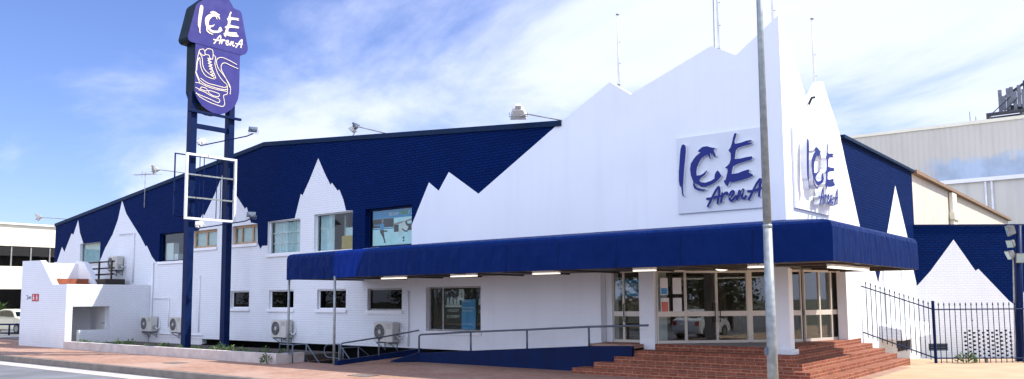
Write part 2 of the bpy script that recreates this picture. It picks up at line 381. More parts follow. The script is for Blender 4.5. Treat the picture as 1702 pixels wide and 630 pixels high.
# ================================================================== GROUND
YW = 18.8; XS = -6.68
def sheet(name, mat, xs, ys, z, skip=()):
    mb = MB()
    for i in range(len(xs)-1):
        for j in range(len(ys)-1):
            cxm, cym = (xs[i]+xs[i+1])/2, (ys[j]+ys[j+1])/2
            if any(a < cxm < b and c < cym < d for a, b, c, d in skip): continue
            mb.face([(xs[i], ys[j], z), (xs[i+1], ys[j], z), (xs[i+1], ys[j+1], z), (xs[i], ys[j+1], z)])
    return struct(mb.build(name, mat))
PIT = (-31.3, -18.95, 17.8, 21.0); WELL = (-21.0, -18.95, 16.1, 17.8)
sheet('ground', m_verge, [-600, -31.3, -21.0, -18.95, 600], [-600, 16.1, 17.8, 21.0, 600], -0.4, (PIT, WELL))
sheet('road', m_asph, [-300, 300], [-9, 11.25], -0.204)
sheet('gutter', m_gutter, [-300, 300], [11.254, 11.97], -0.2)
kb = MB().box(-300, 300, 11.97, 12.14, -0.3, 0.0); struct(kb.build('kerb', m_kerb, bevel=0.02))
sheet('far_pavement', m_paver, [-300, 300], [-14, -9.1], -0.03)
sheet('footpath', m_paver, [-300, -31.3, -21.0, -18.95, -5.3], [12.14, 16.1, 17.8, 21.0, 24.0], 0.0, (PIT, WELL))
yd = MB()
yd.face([(-5.3, 12.14, 0), (22, 12.14, 0), (22, 26.3, 0), (-5.3, 26.3, 0)])
yd.face([(-5.3, 26.3, 0), (22, 26.3, 0), (22, 60, -0.26), (-6.0, 31.2, -0.26)])
yd.face([(-5.3, 26.3, 0), (-6.0, 31.2, -0.26), (-6.9, 31.2, -0.26), (-6.9, 24.0, 0), (-5.3, 24.0, 0)])
struct(yd.build('yard', m_sand))
sheet('car_park', m_asph, [-120, -46], [17.5, 60], 0.02)
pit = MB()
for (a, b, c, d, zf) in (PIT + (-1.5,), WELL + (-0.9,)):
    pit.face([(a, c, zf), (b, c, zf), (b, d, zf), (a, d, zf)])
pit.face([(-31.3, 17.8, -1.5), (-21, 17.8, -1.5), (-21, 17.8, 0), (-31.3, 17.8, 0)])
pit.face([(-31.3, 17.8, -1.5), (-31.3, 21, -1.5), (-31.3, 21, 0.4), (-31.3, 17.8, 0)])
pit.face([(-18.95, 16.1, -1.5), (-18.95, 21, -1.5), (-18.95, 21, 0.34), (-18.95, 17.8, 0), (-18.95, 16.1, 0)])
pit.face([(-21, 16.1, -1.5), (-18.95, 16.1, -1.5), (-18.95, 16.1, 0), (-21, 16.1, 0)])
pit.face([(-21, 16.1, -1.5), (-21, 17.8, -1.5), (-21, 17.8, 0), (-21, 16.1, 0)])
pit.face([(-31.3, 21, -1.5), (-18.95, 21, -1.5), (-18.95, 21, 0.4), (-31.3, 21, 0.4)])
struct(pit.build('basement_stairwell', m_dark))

# ================================================================== THE RINK BUILDING
rink = thing('ice_rink', 'long navy and white ice rink with white mountain peaks painted along its brick walls', 'building', (-20, YW, 0))
rink_inv = Matrix.Translation(Vector((20, -YW, 0)))
def part(mb, name, mats, parent, bevel=0):
    """a part given in world metres, parented under a thing that stands elsewhere"""
    root = parent
    off = Vector((0, 0, 0))
    while root is not None: off += root.location; root = root.parent
    bmesh.ops.translate(mb.bm, verts=mb.bm.verts, vec=-off)
    return mb.build(name, mats, parent, bevel)
front3 = lambda u, v, w: (u, YW + w, v)
side3 = lambda u, v, w: (XS - w, u, v)

W = dict(
 W1=(-42.70, -40.55, 3.88, 4.85), W2=(-34.93, -32.55, 3.67, 4.93), W3=(-32.21, -30.33, 4.14, 4.89), W4=(-29.25, -27.53, 4.16, 4.92),
 W5=(-26.85, -24.84, 3.69, 4.95), W6=(-24.03, -21.91, 3.66, 5.03), W7=(-21.26, -19.0, 3.67, 5.02),
 L1=(-29.25, -27.99, 1.62, 2.30), L2=(-26.69, -25.17, 1.60, 2.30), L3=(-23.80, -22.22, 1.585, 2.295), L4=(-21.11, -19.44, 1.555, 2.29), BIG=(-18.34, -16.05, 0.92, 2.305))
navy_front = [(-45.63, 6.02), (-45.63, 4.02), (-45.31, 4.02), (-44.79, 4.80), (-44.48, 4.51), (-43.74, 5.44), (-43.53, 5.36), (-43.05, 6.08), (-42.80, 5.42), (-42.41, 4.91),
 (-42.41, 4.85), (-40.55, 4.85), (-40.55, 3.88), (-40.02, 4.53), (-39.34, 5.14), (-38.86, 5.83), (-38.52, 6.73), (-38.06, 6.06), (-37.33, 5.45), (-36.68, 4.93), (-36.15, 4.41), (-36.05, 4.46), (-35.58, 3.95), (-35.2, 3.68),
 (-32.98, 3.68), (-32.23, 4.89), (-31.71, 4.89), (-31.73, 5.31), (-31.47, 5.60), (-31.33, 5.51), (-30.6, 6.35), (-29.97, 7.24), (-29.52, 6.70), (-29.02, 6.16), (-28.41, 5.57), (-28.29, 5.64), (-27.98, 4.99), (-27.54, 4.92),
 (-27.50, 4.16), (-27.30, 3.92), (-27.19, 4.03), (-26.85, 4.03), (-26.85, 4.95), (-25.18, 4.97), (-24.84, 5.87), (-24.73, 5.80), (-24.30, 6.40), (-23.85, 7.10), (-23.50, 6.55), (-23.14, 6.05), (-23.05, 6.11), (-22.74, 5.80), (-22.64, 5.83), (-22.42, 5.45), (-22.27, 5.05),
 (-21.91, 5.03), (-21.91, 3.66), (-19.0, 3.66), (-19.01, 4.32), (-18.22, 5.67), (-17.79, 5.36), (-17.35, 5.92), (-16.12, 5.12), (-13.07, 6.89), (-13.07, 6.91), (-27.17, 8.07)]
mb = MB()
holes = [rect(a, b, c, d) for (a, b, c, d) in W.values()]
smooth = rect(-19.2, -13.07, 0.35, 3.30)
mb.slab([[(-45.63, 0.35), (-13.07, 0.35), (-13.07, 6.91), (-27.17, 8.07), (-45.63, 6.02)]] + holes, front3, 0, 0.24, 0, 0,
        [(smooth, 2), (rect(-19.2, -13.07, 3.30, 6.95), 2), (navy_front, 1)])
# reveals round the windows that sit in navy paint are navy too
mb.bm.faces.ensure_lookup_table()
for f in mb.bm.faces:
    c = f.calc_center_median(); n = f.normal
    f.normal_update()
    if abs(f.normal.y) < 0.5 and YW < c.y < YW + 0.2:
        for k in ('W2', 'W7'):
            a, b, cc, d = W[k]
            if a-0.02 < c.x < b+0.02 and cc+0.02 < c.z < d+0.02: f.material_index = 1
part(mb, 'front_wall', [m_wbrick, m_nbrick, m_white], rink)
# plinth below the wall on the left, set back a little
part(MB().box(-45.6, -31.3, YW+0.03, YW+0.24, -0.3, 0.348), 'plinth', m_wbrick, rink)
# smooth parapet facade with its zigzag top
mb = MB()
mb.slab([[(-13.067, 0.35), (-11.79, 0.35), (-11.79, 2.66), (XS, 2.66), (XS, 8.60), (-7.77, 7.83), (-8.41, 8.20), (-10.74, 7.34), (-11.37, 7.79), (-13.067, 6.89)]], front3, -0.004, 0.25, 0)
mb.slab([[(19.052, 2.64), (23.24, 2.64), (23.24, -0.3), (24.36, -0.3), (24.36, 4.6), (23.27, 6.43), (21.95, 7.65), (20.78, 6.73), (19.4, 8.1), (19.052, 8.43)]], side3, -0.004, 0.25, 0)
part(mb, 'parapet_facade', m_white, rink)
mb = MB()
navy_side = [(23.3, 6.36), (24.36, 4.70), (24.89, 3.87), (26.2, 2.75), (26.55, 2.30), (26.9, 2.72), (27.86, 3.87), (28.55, 4.70), (29.29, 5.61), (29.95, 4.80), (30.62, 3.96), (31.2, 2.9), (31.76, 2.15), (31.76, 6.31), (23.3, 6.43)]
mb.slab([[(24.363, -0.4), (31.76, -0.4), (31.76, 6.31), (23.3, 6.42), (24.363, 4.604)]], side3, 0, 0.24, 0, 0, [(navy_side, 1)])
part(mb, 'side_wall', [m_wbrick, m_nbrick], rink)
mb = MB(); mb.slab([rect(31.765, 56, 0, 6.34)], side3, 0.01, 0.2, 0)
part(mb, 'clad_side_wall', m_cladhall, rink)
mb = MB().box(-45.6, -6.7, 55.8, 56, -0.3, 6.2); mb.box(-45.62, -45.4, YW+0.25, 55.8, -0.3, 5.98)
part(mb, 'rear_wall', m_cladhall, rink)
# low gable roof and its flashing along the front wall
mb = MB()
for (xa, za), (xb, zb) in (((-45.9, 6.0), (-27.17, 8.07)), ((-27.17, 8.07), (-6.95, 6.40))):
    mb.hexa([(xa, YW+0.26, za-0.1), (xb, YW+0.26, zb-0.1), (xb, 56.2, zb-0.1), (xa, 56.2, za-0.1), (xa, YW+0.26, za), (xb, YW+0.26, zb), (xb, 56.2, zb), (xa, 56.2, za)])
part(mb, 'roof', m_roof, rink)
mb = MB()
def strip(mb, a, b, h, y0, y1):
    mb.hexa([(a[0], y0, a[1]-h), (b[0], y0, b[1]-h), (b[0], y1, b[1]-h), (a[0], y1, a[1]-h), (a[0], y0, a[1]), (b[0], y0, b[1]), (b[0], y1, b[1]), (a[0], y1, a[1])])
strip(mb, (-45.7, 6.06), (-27.17, 8.115), 0.16, YW-0.05, YW+0.4); strip(mb, (-27.169, 8.115), (-13.0, 6.95), 0.16, YW-0.05, YW+0.4)
part(mb, 'roof_flashing', m_fascia, rink)
mb = MB().box(-6.72, -6.58, 23.4, 31.76, 6.33, 6.42); mb.box(-6.74, -6.5, 31.77, 56.1, 6.30, 6.43, 1)
part(mb, 'side_gutter', [m_fascia, m_rust], rink)
mb = MB().box(-6.66, -6.52, 38.3, 39.2, -0.2, 6.25); mb.box(-6.66, -6.46, 38.2, 39.3, 5.1, 5.4)
part(mb, 'boxed_downpipe', m_cream, rink)
# column and piers of the entrance
mb = MB().box(-7.12, XS+0.002, YW-0.006, 19.05, 0.55, 2.658); mb.box(-7.18, XS+0.07, YW-0.075, 19.12, 0.55, 0.70)
part(mb, 'corner_column', m_white, rink, 0.008)
mb = MB().box(-10.62, -10.18, YW-0.006, 19.5, 0.5, 2.658)
part(mb, 'entrance_pier', m_white, rink, 0.008)
part(MB().box(-11.79, -11.6, YW+0.26, 19.4, 0.5, 2.66), 'wall_return', m_white, rink)
part(MB().box(-7.0, XS-0.26, 23.6, 24.3, 0.5, 2.66), 'side_pier', m_white, rink)
# white pipes on the walls, each one a part
for pts, r_ in (
    ([(-35.35, YW-0.05, 0.7), (-35.35, YW-0.05, 3.66)], 0.035),
    ([(-33.9, YW-0.04, 0.8), (-33.9, YW-0.04, 2.05), (-35.2, YW-0.04, 2.05)], 0.02),
    ([(-37.15, YW-0.05, 2.8), (-37.15, YW-0.05, 5.1), (-38.6, YW-0.05, 5.1)], 0.03),
    ([(-31.5, YW-0.04, 0.6), (-31.5, YW-0.04, 3.0)], 0.02),
    ([(-35.4, YW-0.04, 0.5), (-31.2, YW-0.04, 0.5)], 0.025),
    ([(-19.1, YW-0.05, 0.4), (-19.1, YW-0.05, 2.2)], 0.03),
    ([(-6.63, 27.1, 0.9), (-6.63, 27.1, 3.0)], 0.035),
    ([(-6.63, 29.4, 1.0), (-6.63, 29.4, 3.0)], 0.035),
    ):
    part(MB().tube(pts, r_), 'wall_pipe', m_whitetrim, rink)
mb = MB().tube([(-6.72, 20.9, 6.6), (-6.72, 20.9, 6.85), (-6.6, 20.75, 6.95), (-6.5, 20.65, 6.93)], 0.03)
part(mb, 'vent_pipe', m_black, rink)

def window(key, frame_mat, fw_=0.05, mull=(), trans=(), inset=0.12, sill=True, sillmat=None, glassmat=None, wide_sill=0.04):
    a, b, c, d = W[key]
    y0, y1 = YW+inset, YW+inset+0.05
    mb = MB()
    mb.slab([rect(a+0.002, b-0.002, c+0.002, d-0.002), rect(a+fw_, b-fw_, c+fw_, d-fw_)], lambda u, v, w: (u, w, v), y0, y1)
    for x in mull: mb.box(x-fw_*0.45, x+fw_*0.45, y0+0.003, y1-0.003, c+fw_-0.001, d-fw_+0.001)
    for z in trans: mb.box(a+fw_-0.001, b-fw_+0.001, y0+0.005, y1-0.005, z-fw_*0.4, z+fw_*0.4)
    w = part(mb, 'window', frame_mat, rink)
    part(MB().box(a+fw_-0.004, b-fw_+0.004, y0+0.02, y0+0.028, c+fw_-0.004, d-fw_+0.004), 'pane', glassmat or m_glass, w)
    if sill:
        part(MB().box(a-wide_sill, b+wide_sill, YW-0.06, YW+inset-0.002, c-0.11, c-0.002), 'sill', sillmat or m_whitetrim, w)
    return w
def curtain(w, a, b, c, d, y, mat, pleat=0.12, amp=0.03, name='curtain'):
    mb = MB(); n = int((b-a)/0.03)
    for i in range(n):
        x0, x1 = a+(b-a)*i/n, a+(b-a)*(i+1)/n
        f = lambda x: y + amp*math.sin(2*math.pi*x/pleat)
        mb.hexa([(x0, f(x0), c), (x1, f(x1), c), (x1, f(x1)+0.004, c), (x0, f(x0)+0.004, c), (x0, f(x0), d), (x1, f(x1), d), (x1, f(x1)+0.004, d), (x0, f(x0)+0.004, d)])
    return part(mb, name, mat, w)
w1 = window('W1', m_grey, 0.035, ()); curtain(w1, -42.62, -40.6, 3.92, 4.8, YW+0.21, m_curtain)
w2 = window('W2', m_navymetal, 0.05, ())
part(MB().box(-34.75, -34.15, YW+0.24, YW+0.5, 3.7, 4.5), 'cabinet', m_whitetrim, w2); part(MB().box(-34.1, -33.8, YW+0.26, YW+0.5, 3.7, 4.0), 'carton', m_whitetrim, w2)
for key, mu in (('W3', (-31.28,)), ('W4', (-28.75, -28.0))):
    w = window(key, m_wood, 0.09, mu); a, b, c, d = W[key]
    part(MB().box(a+0.06, b-0.06, YW+0.19, YW+0.2, c+0.06, d-0.06), 'blind', m_frost, w)
w5 = window('W5', m_whitetrim, 0.035, ()); curtain(w5, -26.78, -24.9, 3.73, 4.9, YW+0.26, m_curtain, 0.22, 0.03)
mb = MB()
for x in (-26.3, -25.4, -25.1): mb.box(x-0.02, x+0.02, YW+0.21, YW+0.22, 3.76, 4.88)
for z in (4.1, 4.5): mb.box(-26.78, -24.9, YW+0.215, YW+0.225, z-0.02, z+0.02)
part(mb, 'grille', m_whitetrim, w5)
w6 = window('W6', m_whitetrim, 0.035, ()); curtain(w6, -23.97, -23.2, 3.7, 4.99, YW+0.24, m_curtain, 0.15, 0.03)
part(MB().box(-22.9, -22.05, YW+0.35, YW+0.8, 3.72, 4.2), 'carton', m_box, w6); part(MB().box(-22.75, -22.3, YW+0.4, YW+0.75, 4.21, 4.5), 'carton', m_curtain, w6)
part(MB().box(-22.95, -22.85, YW+0.5, YW+0.6, 4.1, 5.0), 'shelf_post', m_galv, w6)
w7 = window('W7', m_navymetal, 0.07, (), inset=0.16)
# printed window graphic: header strip, skater and hockey pictures
g3 = lambda u, v, w: (u, YW+0.205-w, v)
mb = MB(); mb.slab([rect(-21.10, -19.08, 3.75, 4.94)], g3, 0, -0.01, 0)
mb.slab([rect(-21.10, -19.08, 4.66, 4.94)], g3, 0.004, 0.001, 1)
mb.slab([rect(-21.10, -20.06, 4.36, 4.655)], g3, 0.004, 0.001, 2); mb.slab([rect(-21.10, -20.06, 4.30, 4.34)], g3, 0.004, 0.001, 1)
mb.slab([rect(-20.045, -19.82, 4.18, 4.42)], g3, 0.004, 0.001, 2); mb.slab([rect(-19.4, -19.08, 4.2, 4.42)], g3, 0.004, 0.001, 2)
mb.slab([[(-20.05, 4.46), (-19.08, 4.60), (-19.08, 4.55), (-20.05, 4.41)]], g3, 0.006, 0.003, 4)
mb.slab([rect(-19.72, -19.4, 4.74, 4.88)], g3, 0.008, 0.005, 5)
blk = lambda p, m, k: mb.slab([p], g3, 0.008+k, 0.005+k, m)
blk([(-21.0, 4.48), (-20.72, 4.47), (-20.63, 4.52), (-20.55, 4.50), (-20.5, 4.36), (-20.57, 4.28), (-20.7, 4.3), (-20.73, 4.42), (-21.0, 4.44)], 1, 0)
blk([(-20.72, 4.29), (-20.56, 4.28), (-20.5, 4.26), (-20.36, 4.25), (-20.36, 4.21), (-20.54, 4.21), (-20.5, 4.0), (-20.44, 3.84), (-20.5, 3.84), (-20.58, 4.02), (-20.72, 4.2)], 2, 0.001)
blk([(-20.64, 4.53), (-20.56, 4.53), (-20.55, 4.62), (-20.6, 4.66), (-20.65, 4.6)], 4, 0.001)
blk([(-19.75, 4.40), (-19.6, 4.5), (-19.5, 4.55), (-19.42, 4.45), (-19.35, 4.3), (-19.45, 4.18), (-19.6, 4.2), (-19.72, 4.1), (-19.8, 4.05), (-19.82, 4.15)], 3, 0.002)
blk([(-19.52, 4.5), (-19.44, 4.52), (-19.36, 4.36), (-19.42, 4.34)], 2, 0.003); blk([(-19.62, 4.28), (-19.5, 4.2), (-19.38, 4.2), (-19.4, 4.15), (-19.52, 4.16), (-19.66, 4.26)], 2, 0.004)
blk(rect(-19.62, -19.54, 3.85, 3.9), 2, 0); blk(rect(-19.62, -19.54, 3.93, 4.0), 2, 0)
text_polys(mb, 'SKATERS', 0.17, lambda u, v, w: (-21.05+u, YW+0.205-w, 4.73+v), 0.009, 6, squash=0.9)
text_polys(mb, 'PRO SHOP', 0.16, lambda u, v, w: (-20.29+u, YW+0.205-w, 4.74+v), 0.009, 3, squash=0.62)
text_polys(mb, '7 3', 0.17, lambda u, v, w: (-19.36+u, YW+0.205-w, 4.74+v), 0.009, 3, squash=0.9)
part(mb, 'window_graphic', [m_posterice, m_postersky, m_dark, m_paper, m_skin, m_green, m_posterblue], w7)
for k in ('L1', 'L2', 'L3', 'L4'):
    a, b, c, d = W[k]; window(k, m_whitetrim if k != 'L4' else m_grey, 0.05, (), inset=0.1, glassmat=m_darkglass, sill=True, wide_sill=0.06)
wb = window('BIG', m_grey, 0.05, (-17.75,), inset=0.16, sill=True)
b3 = lambda u, v, w: (u, YW+0.24-w, v)
mb = MB(); mb.slab([rect(-17.72, -17.02, 1.05, 1.98)], b3, 0, -0.01, 0); mb.slab([rect(-16.35, -16.12, 1.2, 1.98)], b3, 0, -0.01, 0)
mb.slab([rect(-17.72, -17.02, 1.66, 1.72)], b3, 0.004, 0.001, 1)
for i, (x, h) in enumerate(((-17.6, 0.26), (-17.45, 0.3), (-17.3, 0.2), (-17.16, 0.28), (-16.27, 0.25))):
    mb.slab([[(x-0.07, 1.73), (x+0.06, 1.73), (x+0.03, 1.73+h*0.7), (x, 1.73+h), (x-0.05, 1.73+h*0.75)]], b3, 0.006+i*0.001, 0.002, 2)
text_polys(mb, 'HOCKEY', 0.125, lambda u, v, w: (-17.38+u, YW+0.24-w, 1.52+v), 0.006, 1, 'CENTER'); text_polys(mb, 'ACADEMY', 0.125, lambda u, v, w: (-17.38+u, YW+0.24-w, 1.33+v), 0.006, 1, 'CENTER', 0.95)
text_polys(mb, 'LEA', 0.115, lambda u, v, w: (-16.34+u, YW+0.24-w, 1.5+v), 0.006, 1)
part(mb, 'window_graphic', [m_dark, m_paper, m_frost], wb)

# ------------------------------------------------------------------ entrance: platform glazing, lobby
FL = 0.73
m_entglass = glass('entrance door glass', (0.86, 0.90, 0.88), 1.9)
def glazing(name, A, B, z0, z1, panels, parent, midz=1.42, handle=None, fr=0.055, kind='window'):
    """a run of framed glass from A to B; panels = fractions where mullions stand"""
    A, B = Vector((*A, 0)), Vector((*B, 0)); d = (B-A); Ln = d.length; d.normalize(); n = Vector((d.y, -d.x, 0))
    P = lambda s_, z, off=0: A + d*s_ + Vector((0, 0, z)) + n*off
    mb = MB()
    def bar(s0, s1, za, zb, th=0.035):
        c = P((s0+s1)/2, (za+zb)/2); mb.obox(c, d*(s1-s0)/2, n*th, Vector((0, 0, (zb-za)/2)))
    bar(0, Ln, z1-fr, z1); bar(0, Ln, z0, z0+fr*1.3); bar(0, Ln, midz, midz+0.13, 0.033)
    for f in panels: bar(max(0, f*Ln-fr/2), min(Ln, f*Ln+fr/2), z0+fr*1.3, z1-fr, 0.032)
    o = part(mb, name, m_alu, parent)
    mg = MB(); c = P(Ln/2, (z0+z1)/2); mg.obox(c, d*(Ln/2-0.01), n*0.004, Vector((0, 0, (z1-z0)/2-0.02)))
    part(mg, 'pane', m_entglass, o)
    if handle is not None:
        mh = MB()
        for h in handle:
            q = [P(h, 1.28, 0.03), P(h, 1.28, 0.09), P(h, 1.75, 0.09), P(h, 1.75, 0.03)]; mh.tube([tuple(v) for v in q], 0.014)
        part(mh, 'handle', m_darksteel, o)
    return o
glazing('side_door', (-11.6, 19.15), (-10.62, 19.15), FL, 2.64, (0, 0.33, 1), rink, handle=(0.36,))
glazing('fixed_glazing', (-10.18, 18.94), (-9.64, 19.47), FL, 2.62, (0, 1), rink)
glazing('entrance_door', (-9.635, 19.475), (-9.045, 20.06), FL, 2.60, (0, 1), rink, handle=(0.76,))
glazing('entrance_door', (-9.04, 20.065), (-8.45, 20.655), FL, 2.60, (0, 1), rink, handle=(0.06,))
glazing('fixed_glazing', (-8.38, 20.725), (-7.40, 21.70), FL, 2.62, (0, 0.55, 1), rink)
glazing('fixed_glazing', (-7.36, 21.78), (-6.90, 23.62), FL, 2.62, (0, 0.38, 0.68, 1), rink)
part(MB().obox((-8.415, 20.69, 1.68), (0.035, 0.035, 0), (0.03, -0.03, 0), (0, 0, 0.94)), 'door_post', m_alu, rink)
mb = MB().box(-11.6, XS-0.255, YW+0.26, 23.24, 2.665, 2.72); part(mb, 'entrance_ceiling', m_whitetrim, rink)
mb = MB().box(-13.5, -12.9, 19.5, 26, FL, 2.7); mb.box(-13.5, -6.95, 25.5, 25.8, FL, 2.7); mb.box(-12.85, -9.5, 23.2, 23.6, FL, 1.75)
for i in range(6): mb.box(-11.6+i*0.42, -11.42+i*0.42, 22.2, 22.24, FL, 2.7)
part(mb, 'lobby_wall', m_lobby, rink)
part(MB().box(-13.5, -6.95, 19.55, 26, 2.75, 2.8), 'lobby_ceiling', m_dark, rink)
mb = MB().box(-11.5, -10.68, 19.21, 19.225, 1.95, 2.4); text_polys(mb, 'SKATERS', 0.2, lambda u, v, w: (-11.48+u, 19.205, 2.15+v), 0, 1, squash=0.85)
mb.box(-11.4, -10.75, 19.21, 19.22, 1.55, 1.9, 2)
part(mb, 'lobby_board', [m_postersky, m_paper, m_lobby], rink)

# ------------------------------------------------------------------ brick steps (each step one child)
steps = thing('brick_steps', 'wide red brick steps wrapping round the corner of the main entrance', 'steps', (-8, 18, 0))
def lshape(xl, xr, yf, ye, z0, z1):
    mb = MB(); P = [(xl, yf), (xr, yf), (xr, ye), (-6.9, ye), (-6.9, 18.9), (xl, 18.9)]
    mb.slab([P], lambda u, v, w: (u, v, w), z1, z0, 0); return mb
for i, (xl, xr, yf, ye) in enumerate(((-11.78, -6.66, 18.74, 24.4), (-10.5, -6.42, 18.2, 24.62), (-10.9, -6.15, 17.95, 24.85), (-11.35, -5.9, 17.7, 25.1), (-11.85, -5.62, 17.45, 25.35))):
    z1 = FL-0.146*i
    if i == 0:
        mb = MB(); mb.slab([[(-11.78, 18.82), (-7.2, 18.76), (-7.2, 19.15), (-6.66, 19.15), (-6.66, 24.4), (-6.95, 24.4), (-6.95, 25.4), (-13.4, 25.4), (-13.4, 19.5), (-11.78, 19.5)]], lambda u, v, w: (u, v, w), z1, z1-0.3, 0)
        part(mb, 'landing', m_redbrick, steps, 0.01)
    else:
        part(lshape(xl, xr, yf, ye, z1-0.16 if i < 4 else -0.1, z1), 'step', m_redbrick, steps, 0.012)
mb = MB().slab([[(-10.15, 18.8), (-7.3, 18.8), (-7.3, 21.6), (-9.0, 19.95)]], lambda u, v, w: (u, v, w), FL+0.006, FL+0.002, 0)
part(mb, 'landing_tiles', m_conc, steps)

# ------------------------------------------------------------------ access ramp
ramp = thing('access_ramp', 'navy sided brick paved ramp rising along the white wall to the entrance', 'ramp', (-15, 18.2, 0))
mb = MB()
mb.hexa([(-18.45, 18.22, -0.1), (-10.5, 18.22, -0.1), (-10.5, 18.78, -0.1), (-18.6, 18.78, -0.1), (-18.0, 18.22, 0.2), (-10.5, 18.22, 0.62), (-10.5, 18.78, 0.63), (-18.6, 18.78, 0.2)])
mb.face([(-19.0, 15.9, 0.004), (-18.35, 17.55, 0.006), (-18.0, 18.22, 0.2), (-18.6, 18.78, 0.2)])
mb.box(-11.8, -10.5, 18.23, 18.77, 0.4, 0.722)
part(mb, 'ramp_surface', m_paver, ramp)
mb = MB(); mb.slab([[(-18.55, -0.05), (-10.9, -0.05), (-10.45, -0.05), (-10.45, 0.70), (-11.8, 0.66), (-15.87, 0.405), (-17.99, 0.27)]], lambda u, v, w: (u, w, v), 18.08, 18.2, 0)
mb.hexa([(-18.62, 17.4, 0), (-18.5, 17.36, 0), (-17.93, 18.08, 0), (-18.05, 18.12, 0), (-18.62, 17.4, 0.02), (-18.5, 17.36, 0.02), (-17.93, 18.08, 0.28), (-18.05, 18.12, 0.28)])
part(mb, 'ramp_side_wall', m_navymetal, ramp, 0.006)
mb = MB().hexa([(-19.14, 15.8, -0.05), (-19.02, 15.8, -0.05), (-18.5, 18.79, 0), (-18.62, 18.79, 0), (-19.14, 15.8, 0.13), (-19.02, 15.8, 0.13), (-18.5, 18.79, 0.36), (-18.62, 18.79, 0.36)])
part(mb, 'ramp_kerb', m_navymetal, ramp, 0.006)

def handrail(label, rails, r=0.024, mat=None, group=None, name='handrail'):
    x0, y0 = rails[0][0][0], rails[0][0][1]
    t = thing(name, label, 'handrail', (x0, y0, 0), 0, group)
    for k, pts in enumerate(rails): part(MB().tube(pts, r, 8), 'rail' if k == 0 else 'post', mat or m_rail, t)
    return t
Y_ = 18.14
handrail('long grey handrail on top of the navy ramp wall below the large shop window',
         [[(-17.99, Y_, 0.24), (-17.99, Y_, 0.76), (-17.96, Y_, 0.81), (-17.88, Y_, 0.83), (-15.87, Y_, 0.95), (-13.8, Y_, 1.05), (-11.76, Y_, 1.162), (-10.0, Y_, 1.225)],
          [(-15.87, Y_, 0.39), (-15.87, Y_, 0.94)], [(-13.8, Y_, 0.5), (-13.8, Y_, 1.04)], [(-11.76, Y_, 0.64), (-11.76, Y_, 1.15)]], 0.028)
handrail('grey handrail on the navy kerb at the ramp foot, below an air conditioner',
         [[(-19.06, 15.95, 0.12), (-19.06, 15.95, 0.58), (-19.05, 15.98, 0.63), (-19.0, 16.1, 0.65), (-18.72, 17.4, 0.78), (-18.55, 18.7, 0.93)], [(-18.78, 17.2, 0.2), (-18.78, 17.2, 0.76)]])
handrail('shorter grey rail behind the kerb rail beside the second canopy post, sloping into the stairwell',
         [[(-19.3, 16.25, 0.0), (-19.3, 16.25, 0.48), (-19.25, 16.8, 0.48), (-19.15, 17.7, -0.2)], [(-19.25, 16.8, -0.9), (-19.25, 16.8, 0.47)], [(-19.3, 16.25, 0.06), (-19.25, 16.8, 0.06)]], 0.02)
for lab, x, y in (('looped grey stair rail nearer the planter end, going down into the stairwell', -21.72, 16.2), ('looped grey stair rail nearer the second canopy post, going down into the stairwell', -20.75, 16.7)):
    loop = [(x+0.72, y, 0.55), (x+0.3, y, 0.52)] + [(x+0.2-0.2*math.sin(k*math.pi/6), y, 0.32+0.2*math.cos(k*math.pi/6)) for k in range(7)] + [(x+0.4, y, 0.12), (x+0.72, y, 0.09)]
    handrail(lab, [[(x+1.6, y+0.1, -0.35)] + loop, [(x+0.72, y, -0.9 if x+0.72 > -21 else 0), (x+0.72, y, 0.56)], [(x+0.72, y, 0.09), (x+1.6, y+0.1, -0.8)]], 0.02)
handrail('low grey two post barrier at the right end of the concrete planter',
         [[(-21.4, 15.5, 0), (-21.4, 15.5, 0.57), (-20.75, 15.5, 0.57), (-20.75, 15.5, 0)], [(-21.4, 15.5, 0.3), (-20.75, 15.5, 0.3)]], 0.022)

# ------------------------------------------------------------------ canopy
can = thing('canopy', 'long navy fabric canopy wrapping round the entrance corner over the ramp and steps', 'canopy', (-13, 15.8, 0))
def profile(inner_top, outer):      # rounded valance: (distance outwards, height)
    return [(0, 3.70), (outer-0.22, 3.40), (outer-0.1, 3.372), (outer-0.03, 3.32), (outer, 3.24), (outer+0.004, 2.95), (outer, 2.58), (outer-0.03, 2.58), (outer-0.03, 3.2), (outer-0.14, 3.30), (0, 3.60)]
CX, CY = -4.745, 15.78; ox, oy = CX-XS, YW-CY
mb = MB()
def sweep(mb, sections, mi=0):
    rows = [[mb.bm.verts.new(p) for p in sec] for sec in sections]
    for A, B in zip(rows, rows[1:]):
        for k in range(len(A)-1):
            f = mb.bm.faces.new((A[k], B[k], B[k+1], A[k+1])); f.material_index = mi
    return rows
def frontsec(x): return [(x, YW-0.002-d*oy/oy, z) for d, z in profile(0, oy-0.002)]
def cornersec():
    a, b = profile(0, oy-0.002), profile(0, ox-0.002)
    return [(XS+0.002+q[0], YW-0.002-p[0], p[1]) for p, q in zip(a, b)]
def sidesec(y): return [(XS+0.002+d, y, z) for d, z in profile(0, ox-0.002)]
xs = [-17.85] + [-17.85+i*(17.85-6.7)/24 for i in range(1, 25)]
secs = [frontsec(x) for x in xs]
secs.append(cornersec())
secs += [sidesec(YW+0.02+i*(22.8-YW-0.02)/8) for i in range(9)]
rows = sweep(mb, secs)
mb.bm.faces.new(rows[-1])
